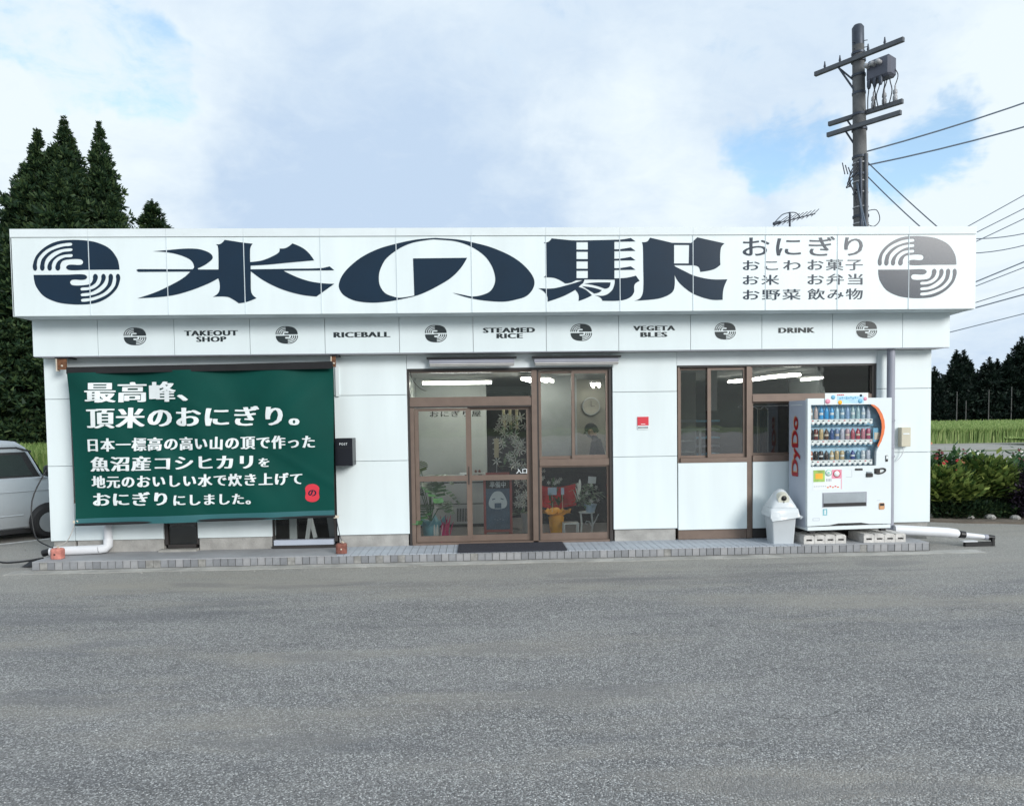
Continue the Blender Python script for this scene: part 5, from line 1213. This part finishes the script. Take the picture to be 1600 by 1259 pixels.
def wire(p, q_, sag, lab, r_=.018, mt_='cable_far', n=14, grp='overhead wires right of the pole'):
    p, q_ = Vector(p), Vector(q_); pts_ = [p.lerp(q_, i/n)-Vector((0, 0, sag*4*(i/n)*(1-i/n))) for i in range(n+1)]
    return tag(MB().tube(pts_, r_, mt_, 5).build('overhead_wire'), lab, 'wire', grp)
wire((9.05, 17, 7.91), (19.5, 15, 11.6), .35, 'upper wire rising from the pole to the right edge')
wire((9.07, 17, 7.60), (19.5, 15, 10.6), .35, 'second wire rising from the pole to the right edge')
wire((9.02, 17, 7.72), (10.72, 16.6, 5.9), .03, 'steep wire dropping from the pole behind the parapet, right of its pair', .014)
wire((9.02, 17, 7.40), (10.32, 16.6, 5.9), .03, 'steep wire dropping from the pole behind the parapet, left of its pair', .014)
wire((8.82, 17, 7.35), (8.35, 15.5, 5.0), .1, 'thin service cable dropping left of the pole', .012); wire((8.80, 17, 7.30), (8.42, 15.3, 5.0), .22, 'thick service cable dropping left of the pole', .02)
wl = [((17.55, 8.49), (19.61, 9.59)), ((17.98, 8.33), (19.62, 9.12)), ((17.98, 8.01), (19.63, 8.76)), ((17.99, 7.76), (19.64, 7.71)), ((17.99, 7.2), (19.65, 7.44)), ((18.0, 6.58), (19.65, 7.23)),
      ((18.0, 6.42), (19.65, 7.03)), ((18.01, 5.83), (19.67, 6.32)), ((16.93, 5.36), (19.67, 6.07)), ((16.94, 4.74), (19.68, 5.38))]
wlab = ['topmost of the bundle of wires above the sign corner at right', 'second wire from the top at the right edge, meeting the sign corner', 'third wire from the top at the right edge, meeting the sign side', 'upper sagging wire right of the large emblem',
        'lower sagging wire right of the large emblem', 'upper of two close wires right of the emblem foot', 'lower of two close wires right of the emblem foot', 'faint wire near the lower sign corner', 'dark wire above the lower band corner at right', 'lowest wire at the right beside the lower band']
for k, ((a, b), (c, d)) in enumerate(wl):
    dx, dz = c-a, d-b; s_ = .42 if k in (3, 4) else .0
    p0 = Vector((a-dx*1.2, 26, b-dz*1.2)); p1 = Vector((c+dx*2.5, 26, d+dz*2.5))
    if k in (3, 4):
        p0 = Vector((a-1.2, 26, b+.35)); p1 = Vector((c+3, 26, d+1.6))
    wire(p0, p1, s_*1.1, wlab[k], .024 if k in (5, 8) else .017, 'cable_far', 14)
# aerial behind the parapet
an = thing('tv_aerial', 'thin metal television aerial poking up behind the sign left of the pole', 'aerial', (5.54, 13, 2.74))
MB().tube([(0, 0, 0), (0, 0, 2.69)], .018, 'pole_steel', 6).build('mast', an)
MB().tube([(-.22, -.1, 2.48), (.5, .1, 2.69)], .011, 'pole_steel', 5).build('boom', an)
for k in range(9):
    t = k/8; p = Vector((-.22, -.1, 2.48)).lerp(Vector((.5, .1, 2.69)), t); l_ = .17-.09*t
    MB().tube([p+Vector((-.12*l_*2, l_*1.4, -.02)), p+Vector((.12*l_*2, -l_*1.4, .05))], .006, 'pole_steel', 4).build('element', an)
MB().cable([(-.33, -.1, 2.46), (-.25, -.1, 2.55), (-.1, 0, 2.66), (.1, 0, 2.68), (.2, 0, 2.58)], .009, 'pole_steel', 5).build('reflector_loop', an)
MB().tube([(-.33, -.1, 2.46), (-.2, -.05, 2.50)], .03, 'pole_steel', 6).build('junction_box', an)

# ================================================================== VAN
van = thing('silver_van', 'silver compact van parked left of the shop, partly out of frame', 'van', (-7.68, 12.95, 0), R(50))
# local: +x nose, y left ; front wheel at x=-.0
def vsec(z, xa, xb, w_, rf=.12, rb=.1):
    o = []; n_ = 5
    for sx_, sy_, a0, r_ in ((1, 1, 0, rf), (-1, 1, 90, rb), (-1, -1, 180, rb), (1, -1, 270, rf)):
        for k in range(n_+1):
            a = R(a0+90*k/n_); X = (xb-r_) if sx_ > 0 else (xa+r_)
            o.append((X+r_*math.cos(a), sy_*(w_-r_)+r_*math.sin(a), z))
    return o
xb_ = -2.85
secs = [vsec(.19, xb_, .42, .68), vsec(.24, xb_, .46, .725), vsec(.40, xb_, .48, .735), vsec(.60, xb_, .47, .738), vsec(.80, xb_, .44, .735), vsec(.93, xb_, .38, .728), vsec(1.0, xb_, .28, .715, .15), vsec(1.02, xb_, .20, .70, .15)]
mb = MB(); loft(mb, secs, 'silver', True, True); body_ = mb.build('body', van)
cab_ = [(1.021, -.02, .690), (1.10, -.06, .675), (1.22, -.11, .655), (1.36, -.17, .63), (1.50, -.24, .605), (1.60, -.36, .56), (1.645, -.70, .46)]
mb = MB(); loft(mb, [vsec(z, xb_+.03, x, w_, .12) for z, x, w_ in cab_], 'silver', True, True); mb.build('roof', van)
def cw(z):
    for (z0, x0, w0), (z1, x1, w1) in zip(cab_[:-1], cab_[1:]):
        if z0 <= z <= z1: t = (z-z0)/(z1-z0); return x0+(x1-x0)*t, w0+(w1-w0)*t
    return cab_[0][1], cab_[0][2]
for sg in (-1, 1):
    def win(name, xa_b, xa_t, xf_off, za=1.035, zt=1.36, off=.006, mat='carglass'):
        vs = []; n_ = 6
        for i in range(n_+1):
            z = za+(zt-za)*i/n_; xf, w_ = cw(z); xa = xa_b+(xa_t-xa_b)*i/n_
            vs += [(xa, sg*(w_+off), z), (min(xf-xf_off, xa+5 if xf_off > 0 else -xf_off), sg*(w_+off), z)]
        MB().add(vs, [(2*i, 2*i+1, 2*i+3, 2*i+2) for i in range(n_)], mat).build(name, van)
    win('window_surround', -2.7, -2.6, .075, 1.025, 1.43, .004, 'black')
    win('side_window', -.92, -.90, .17, 1.05, 1.39, .009)
    vs = [(-1.80, sg*.694, 1.05), (-1.00, sg*.694, 1.05), (-1.00, sg*.634, 1.39), (-1.80, sg*.634, 1.39)]
    MB().add(vs, [(0, 1, 2, 3)], 'carglass').build('side_window', van)
    MB().tube([(-2.6, sg*.748, .80), (.36, sg*.742, .80)], .011, 'silver', 6).build('side_moulding', van)
    MB().tube([(-2.5, sg*.742, .42), (-.38, sg*.742, .42)], .013, 'silver', 6).build('side_moulding', van)
    MB().box(-2.3, -.36, sg*.70-.02, sg*.70+.02, .13, .195, 'black').build('sill', van)
    for x in (-.98, -.78): 
        h_ = MB().box(x-.055, x+.055, sg*.745-.012, sg*.745+.012, .865, .895, 'chrome').build('door_handle', van, .006); MB().lathe([(0, sg*-.002), (.045, 0), (.04, sg*.006), (0, sg*.006)], 'pipe_grey', (x-.01, sg*.739, .86), 12, 'y').build('handle_cup', h_)
    MB().box(-.945, -.937, sg*.739-.003, sg*.739+.003, .22, 1.02, 'black').build('door_gap', van)
    MB().lathe([(0, 0), (.305, 0), (.305, sg*.004), (0, sg*.004)], 'black', (0, sg*.738, .285), 28, 'y').build('wheel_arch', van)
    w_ = thing('w', None, None, (0, 0, 0)) if False else None
    ty_ = MB().lathe([(.15, -.07), (.225, -.075), (.248, -.05), (.25, .05), (.225, .075), (.15, .07)], 'tyre', (0, sg*.69, .265), 28, 'y').build('wheel', van)
    MB().lathe([(.0, sg*.06), (.045, sg*.06), (.055, sg*.035), (.10, sg*.02), (.135, sg*.03), (.15, sg*.07), (.165, sg*.077)], 'rim', (0, sg*.69, .265), 24, 'y').build('rim', ty_)
    for k in range(8):
        a = 2*PI*k/8; MB().lathe([(0, sg*.002), (.022, sg*.002), (.022, 0)], 'black', (.10*math.cos(a), sg*.7225, .265+.10*math.sin(a)), 8, 'y').build('rim_slot', ty_)
    MB().lathe([(.0, -.03), (.09, -.02), (.10, .02), (0, .05)], 'black', (-.04, sg*.80, 1.11), 10, 'x').build('door_mirror', van); MB().box(-.01, .02, sg*.80-.07, sg*.80+.07, 1.04, 1.2, 'silver').build('mirror_back', van)
    t_ = MB().lathe([(.15, -.07), (.24, -.075), (.262, -.05), (.265, .05), (.24, .075), (.15, .07)], 'tyre', (-2.35, sg*.69, .265), 24, 'y').build('wheel', van)
    MB().lathe([(0, 0), (.305, 0), (.305, sg*.004), (0, sg*.004)], 'black', (-2.35, sg*.738, .285), 28, 'y').build('wheel_arch', van)
    MB().tube([(-.20, sg*.64, 1.43), (-.40, sg*.61, 1.50), (-2.6, sg*.59, 1.50)], .014, 'black', 6).build('roof_gutter', van)
    MB().box(.455, .47, sg*.5-.11, sg*.5+.11, .62, .78, 'lampglass').build('headlight', van)
mb = MB(); mb.add([(-.005, -.6, 1.03), (-.005, .6, 1.03), (-.205, .5, 1.47), (-.205, -.5, 1.47)], [(0, 1, 2, 3)], 'carglass'); mb.build('windscreen', van)
MB().box(-2.6, .40, -.65, .65, .12, .26, 'black').build('underbody', van); MB().box(.40, .50, -.6, .6, .22, .40, 'silver').build('bumper', van, .02)
MB().box(-1.0, -.75, .45, .5, 1.03, 1.12, 'paperblue').build('window_card', van)

# ================================================================== TREES
def cedar(seed, H, rmax, nb, per, mat, leaf, slope=.27, tuft=9):
    rg = random.Random(seed); mb = MB(); V = []; F = []
    zlow = H*.04
    def r_at(z):
        d = H-z; base = min(slope*d, rmax*(1-.25*(d/H))+.1)
        return max(.03, base*(1+.22*noise.noise(Vector((z*.9, seed, 0)))))
    for b in range(nb):
        u = rg.random(); z = zlow+(H-zlow)*(1-(u**.72))
        a = rg.uniform(0, 2*PI); rr = r_at(z)*(.58+.66*rg.random()**1.4)*(1+.55*noise.noise(Vector((math.cos(a)*2.2, math.sin(a)*2.2, z*1.15+seed))))
        dx, dy = math.cos(a), math.sin(a)
        for c in range(per):
            t = (c+.6)/per if c else .5+.5*rg.random(); t = t**.55
            cx, cy = dx*rr*t, dy*rr*t; cz = z-.42*rr*t+.34*rr*t*t*t+rg.uniform(-.06, .06)
            s = leaf*(.75+.6*rg.random())*(1.15-.35*t)*min(1, .38+.22*(H-z))
            for k in range(tuft):
                n_ = Vector((rg.gauss(0, 1), rg.gauss(0, 1), rg.gauss(0, .8))).normalized()
                o = Vector((cx, cy, cz))+Vector((n_.x*.42, n_.y*.42, n_.z*.30+.1))*s
                d = (n_+Vector((dx*.4, dy*.4, .5))).normalized()*.55; sd = d.cross(Vector((rg.uniform(-1, 1), rg.uniform(-1, 1), rg.uniform(-1, 1)))).normalized()*s*.15
                k0 = len(V); V += [o-sd, o+sd, o+d*s+sd*.25, o+d*s-sd*.25]; F.append((k0, k0+1, k0+2, k0+3))
    # leading shoot
    for k in range(26):
        z = H-.9+k*.04; d = Vector((rg.uniform(-1, 1), rg.uniform(-1, 1), .9)).normalized()*leaf*.55*(1.15-k/26); sd = d.cross(Vector((0, 0, 1))).normalized()*leaf*.12
        o = Vector((0, 0, z)); k0 = len(V); V += [o-sd, o+sd, o+d+sd*.3, o+d-sd*.3]; F.append((k0, k0+1, k0+2, k0+3))
    mb.add(V, F, mat); crown = mb.mesh('crown')
    tr = MB().tube([(0, 0, -.05), (.02, 0, H*.3), (0, .02, H*.7), (0, 0, H*.97)], [.02*H, .015*H, .008*H, .002*H], 'bark', 8)
    for k in range(16):
        z = H*(.12+.05*k); a = k*2.4; r_ = r_at(z)*.75; tr.tube([(0, 0, z), (math.cos(a)*r_*.5, math.sin(a)*r_*.5, z-.05*r_), (math.cos(a)*r_, math.sin(a)*r_, z-.16*r_)], [.05, .035, .012], 'bark', 5)
    return crown, tr.mesh('trunk'), H
cv = [cedar(3, 16.4, 3.5, 1500, 4, 'cedar', .46, .34, 11), cedar(8, 14.5, 3.2, 1000, 4, 'cedar', .46, .32, 11), cedar(15, 12.5, 3.0, 1050, 4, 'cedar', .44, .36, 11)]
def plant_tree(v, x, y, H, wide, lab, grp, rz=0):
    cr, tk, h0 = v; t = thing('cedar_tree', lab, 'tree', (x, y, -.05), rz, grp); s_ = H/h0
    for nm, me in (('crown', cr), ('trunk', tk)):
        o = link(nm, me, t); o.scale = (s_*wide, s_*wide, s_)
for k, (v, x, y, H, wd, lab) in enumerate([
        (0, -19.15, 36, 16.2, 1.0, 'tallest dark cedar with the pointed tip, left of centre in the group behind the shop'), (1, -17.7, 36.3, 16.05, .80, 'slim open cedar at the right of the tall group behind the shop'),
        (1, -20.1, 35.5, 15.4, 1.0, 'broad cedar just left of the tallest, with a forked tip'), (2, -21.3, 36.5, 14.3, 1.05, 'cedar on the left shoulder of the tall group'),
        (0, -23.3, 36, 13.2, 1.1, 'cedar cut by the left edge of the picture beyond the van'), (2, -15.45, 36.5, 12.5, 1.5, 'lone small cedar tip above the sign, right of the tall group'),
        (2, -16.6, 35, 12.4, 1.0, 'lower cedar filling the right foot of the tall group'), (1, -18.4, 34, 13.4, 1.1, 'lower cedar in front of the two tallest'), (0, -25.6, 37, 14, 1.1, 'cedar outside the left edge next to the group'),
        (2, -21.8, 33.3, 10.8, 1.35, 'broad low cedar above the van roof'), (1, -19.6, 33, 10.4, 1.3, 'broad low cedar against the left wall corner'), (2, -24.2, 33.5, 10.5, 1.3, 'broad low cedar left of the van, partly out of frame')]):
    plant_tree(cv[v], x, y, H, wd, lab, 'cedars behind the left end of the shop', k*1.3)
fv = [cedar(21, 11.5, 2.3, 330, 3, 'cedar_far', .95, .33, 6), cedar(24, 10.5, 2.6, 330, 3, 'cedar_far', .95, .4, 6)]
far = [(66.5, 112, 8.6), (69.3, 110, 8.9), (70.6, 114, 9.6), (72.2, 110, 9.3), (73.4, 111, 11.4), (74.6, 111, 11.4), (76.2, 112, 9.4), (77.9, 110, 10.2), (79.2, 113, 9.6), (80.9, 110, 10.6), (82.1, 114, 10.2), (83.0, 110, 13.2), (84.8, 112, 12.4), (86.5, 110, 13.5), (88.6, 112, 12.8), (90.5, 110, 12.2)]
for k, (x, y, H) in enumerate(far):
    ord_ = ['first', 'second', 'third', 'fourth', 'fifth', 'sixth', 'seventh', 'eighth', 'ninth', 'tenth', 'eleventh', 'twelfth', 'thirteenth', 'fourteenth', 'fifteenth', 'sixteenth'][k]
    plant_tree(fv[k % 2], x, y, H, 1.0, '%s conifer from the shop wall in the dark row beyond the rice field' % ord_, 'conifers beyond the rice field at right', k*.9)
# the dense wood behind and below that row, one mass
mb = MB(); V = []; F = []; rg2 = random.Random(4)
for k in range(9000):
    x = rg2.uniform(40, 125); y = rg2.uniform(112, 124); z = rg2.uniform(0, 7.4) if rg2.random() < .8 else rg2.uniform(0, 8.6)
    s = rg2.uniform(.7, 1.5); d = Vector((rg2.uniform(-1, 1), rg2.uniform(-1, .2), rg2.uniform(-.4, 1))).normalized(); sd = d.orthogonal().normalized()*s*.35; o = Vector((x, y, z)); k0 = len(V); V += [o-sd, o+sd, o+d*s+sd*.4, o+d*s-sd*.4]; F.append((k0, k0+1, k0+2, k0+3))
mb.add(V, F, 'cedar_far'); o = mb.build('far_wood'); tag(o, 'dark mass of wood behind the conifer row at right', 'wood', kind='stuff')
for k, (x, h) in enumerate(((71.2, 5.0), (72.6, 3.6), (76.1, 5.2), (79.6, 5.6), (82.2, 3.6))):
    tag(MB().tube([(x, 107.5, -.1), (x+.05, 107.5, h)], [.08, .06], 'bark_pale', 6).build('bare_trunk'), '%s pale bare trunk from the shop wall in front of the dark wood' % ['first', 'second', 'third', 'fourth', 'fifth'][k], 'tree trunk', 'pale bare trunks before the wood')

# ================================================================== RICE
def rice(name, x0, x1, y0, y1, h, blades, lab, seed, fr=3.0, h2=None):
    rg = random.Random(seed); mb = MB()
    def top(u, v):
        x, y = x0+(x1-x0)*u, y0+(y1-y0)*v
        return (x, y+.25*noise.noise(Vector((x*.6, 0, seed))), h*.78+.05*noise.noise(Vector((x*.7, y*.7, 1)))+.03*noise.noise(Vector((x*3, y*3, 1))))
    nu, nv = int((x1-x0)*1.6), max(6, int((y1-y0)*1.2)); mb.grid(top, nu, nv, 'rice')
    mb.grid(lambda u, v: (x0+(x1-x0)*u, y0+.1-.1*v+.2*noise.noise(Vector(((x0+(x1-x0)*u)*.6, 0, seed))), h*.78*(1-v)), nu, 3, 'rice')
    V = []; F = []
    for k in range(blades):
        x = rg.uniform(x0, x1); y = y0+(y1-y0)*rg.random() if rg.random() < .45 else y0-.15+fr*rg.random()**1.6
        b = h*(.0 if y < y0+.6 else .55); hh = h*rg.uniform(.82, 1.10)*(1+.06*noise.noise(Vector((x*.35, y*.3, 0)))); w_ = rg.uniform(.02, .045)
        lx, ly = rg.uniform(-.16, .16), rg.uniform(-.16, .12); k0 = len(V)
        V += [(x-w_, y, b), (x+w_, y, b), (x+w_+lx*.4, y+ly*.4, b+(hh-b)*.7), (x-w_+lx*.4, y+ly*.4, b+(hh-b)*.7), (x+lx*1.3, y+ly*1.3, hh)]
        F += [(k0, k0+1, k0+2, k0+3), (k0+3, k0+2, k0+4)]
    mb.add(V, F, 'rice'); return tag(mb.build(name), lab, 'rice', kind='stuff')
rice('rice_field', 22, 62, 43.5, 57, .95, 42000, 'green rice standing in the field beyond the flower bed, nearer band', 1)
rice('rice_field', 32, 100, 62, 98, .90, 22000, 'green rice in the far band before the dark wood', 2, 4)
rice('rice_field', 30.2, 46, 37.5, 41.5, .45, 9000, 'low bright green strip at the right edge nearer than the rice', 5, 2)
rice('rice_field', -26, -9.5, 23, 30, 1.15, 26000, 'tall green rice behind the silver van', 3, 2.5)

# ================================================================== FLOWER BED ON THE RIGHT
def bush(name, lab, cat, cx, cy, rx, ry, z0, z1, n, leaf, mat, seed, flat_=.0, grp=None, stems=9, lift=0):
    rg = random.Random(seed); t = thing(name, lab, cat, (cx, cy, 0), 0, grp); V = []; F = []
    for k in range(n):
        a = rg.uniform(0, 2*PI); el = rg.uniform(-.25, 1)**1; r_ = (rg.random()**.35)
        lump = 1+.28*noise.noise(Vector((math.cos(a)*1.8, math.sin(a)*1.8, el*1.5+seed)))
        h = math.sqrt(max(0, 1-(max(el, 0))**2)) if el > 0 else 1-.3*abs(el)
        lump *= .86+.28*rg.random()
        x, y = math.cos(a)*rx*h*r_*lump, math.sin(a)*ry*h*r_*lump; z = z0+(z1-z0)*(.30+.70*el*lump*r_) if el > 0 else z0+(z1-z0)*(.30+.9*el)
        d = Vector((math.cos(a)*(.7+lift), math.sin(a)*.7, .25+.6*max(el, 0)))+Vector((rg.uniform(-.6, .6), rg.uniform(-.6, .6), rg.uniform(-.5, .5)*(1-flat_))); d.normalize()
        s = leaf*rg.uniform(.6, 1.3); sd = d.cross(Vector((rg.uniform(-.5, .5), rg.uniform(-.5, .5), 1))).normalized()*s*.26; o = Vector((x, y, z)); k0 = len(V)
        V += [o, o+d*s*.5+sd, o+d*s, o+d*s*.5-sd]; F.append((k0, k0+1, k0+2, k0+3))
    MB().add(V, F, mat).build('foliage', t)
    mb = MB()
    for k in range(stems):
        a = 2*PI*k/stems; mb.tube([(math.cos(a)*.05, math.sin(a)*.05, -.02), (math.cos(a)*rx*.35, math.sin(a)*ry*.35, z0+(z1-z0)*.35), (math.cos(a)*rx*.6, math.sin(a)*ry*.6, z0+(z1-z0)*.6)], [.02, .014, .006], 'bark', 5)
    mb.build('stems', t); return t
bush('juniper_shrub', 'low spreading yellow green shrub close to the shop wall', 'shrub', 8.20, 12.75, .62, .5, .26, .84, 3000, .15, 'juniper', 31, .6)
bush('juniper_shrub', 'yellow green shrub beside the dark purple bush', 'shrub', 9.05, 12.85, .52, .5, .30, .98, 2700, .15, 'juniper', 33, .6)
bush('barberry_bush', 'dark purple rounded bush at the right edge beside the asphalt', 'bush', 9.85, 12.35, .75, .55, -.02, .92, 11000, .06, 'barberry', 35)
bush('barberry_bush', 'dark purple bush just outside the right edge', 'bush', 11.2, 12.6, .8, .6, -.02, .9, 6000, .07, 'barberry', 36)
bush('dark_shrub', 'dark low shrub in shade under the yellow green shrubs', 'shrub', 8.65, 12.55, .85, .35, -.03, .36, 5000, .07, 'cedar', 38)
rg = random.Random(9)
zin = {}
for nm in ('flower_red', 'flower_coral', 'flower_white', 'flower_dark'):
    mb = MB()
    for k in range(10):
        a = 2*PI*k/10; ca, sa = math.cos(a), math.sin(a); mb.add([(0, 0, .01), (.022*ca-.009*sa, .022*sa+.009*ca, .006), (.042*ca, .042*sa, 0), (.022*ca+.009*sa, .022*sa-.009*ca, .006)], [(0, 1, 2, 3)], nm)
    mb.lathe([(.012, .004), (.008, .018), (0, .02)], 'flower_dark', (0, 0, 0), 6); zin[nm] = mb.mesh('flower_head')
spots = [(8.12, 13.5, 1.42, 'flower_coral', 'tall thin coral flower spike nearest the field behind the flower bed'), (8.05, 13.2, 1.20, 'flower_dark', 'flower plant with dark red heads left of three in a row'), (8.38, 13.3, 1.22, 'flower_dark', 'middle flower plant of three with flat dark heads'),
         (8.68, 13.2, 1.25, 'flower_dark', 'right flower plant of three with flat dark heads'), (8.42, 12.95, 1.03, 'flower_red', 'plant with large dark red blooms in the middle of the bed'), (8.86, 13.0, 1.08, 'flower_coral', 'plant with coral blooms right of the red ones'),
         (7.95, 12.9, .85, 'flower_red', 'plant with small dark red blooms close to the shop wall'), (9.15, 13.1, 1.12, 'flower_white', 'white flowered plant beside the coral blooms'), (9.50, 13.0, 1.05, 'flower_white', 'white flowered plant above the purple bush'),
         (9.90, 13.15, 1.20, 'flower_dark', 'dark red flowered plant at the right edge of the bed'), (8.0, 13.6, 1.02, 'flower_white', 'white flowered plant in the shade at the wall side'), (9.3, 13.7, 1.12, 'flower_white', 'white flowered plant at the back of the bed'), (10.2, 13.5, 1.15, 'flower_white', 'white flowered plant partly out of frame at right')]
for k, (x, y, h, mt_, lab) in enumerate(spots):
    t = bush('flower_plant', lab, 'flower plant', x, y, .30, .26, .1, h*.90, 620, .14, 'herb', 50+k, 0, 'flowering plants in the bed', 5, .2)
    for j in range(6 if k not in (1, 2, 3) else 4):
        dx, dy = rg.uniform(-.24, .24), rg.uniform(-.25, .1); z = h*rg.uniform(.80, 1.0); o = link('flower_head', zin[mt_], t, (dx, dy, z)); o.rotation_euler = (rg.uniform(.3, 1.0), rg.uniform(-.4, .4), 0); s_ = rg.uniform(.6, 1.2) if mt_ != 'flower_red' else rg.uniform(.8, 1.4); o.scale = (s_, s_, s_)
        MB().tube([(dx*.3, dy*.3, .3), (dx, dy, z)], .005, 'monstera', 4).build('flower_stem', t)
# loose grit swept against the step
mb = MB(); V = []; F = []; rgg = random.Random(77)
for k in range(900):
    x = rgg.uniform(-6.2, 7.2); y = 9.58-abs(rgg.gauss(0, .22)) if x < 6 else 9.9+rgg.uniform(-.6, 1.2); s = rgg.uniform(.004, .012)
    a = rgg.uniform(0, 6.28); k0 = len(V)
    V += [(x+s*math.cos(a+j*2.1), y+s*math.sin(a+j*2.1), .002) for j in range(3)]+[(x, y, .004+s*.8)]; F += [(k0, k0+1, k0+3), (k0+1, k0+2, k0+3), (k0+2, k0, k0+3)]
mb.add(V, F, 'concrete'); tag(mb.build('grit'), 'loose grit scattered along the foot of the step', 'grit', kind='stuff')
# a few stones at the edge of the bed
for k in range(9):
    x = 7.5+.42*k+rg.uniform(-.1, .1); mb = MB(); r_ = rg.uniform(.05, .10); mb.lathe([(0, -.3*r_), (r_*.9, 0), (r_, .3*r_), (r_*.6, .7*r_), (0, .8*r_)], 'concrete', (x, 12.42-.06*k+rg.uniform(-.08, .08) if k > 1 else 12.6, .03), 7, 'z', False)
    tag(mb.build('edging_stone'), '%s grey stone from the shop wall along the edge of the flower bed' % ['first', 'second', 'third', 'fourth', 'fifth', 'sixth', 'seventh', 'eighth', 'ninth'][k], 'stone', 'stones edging the bed')
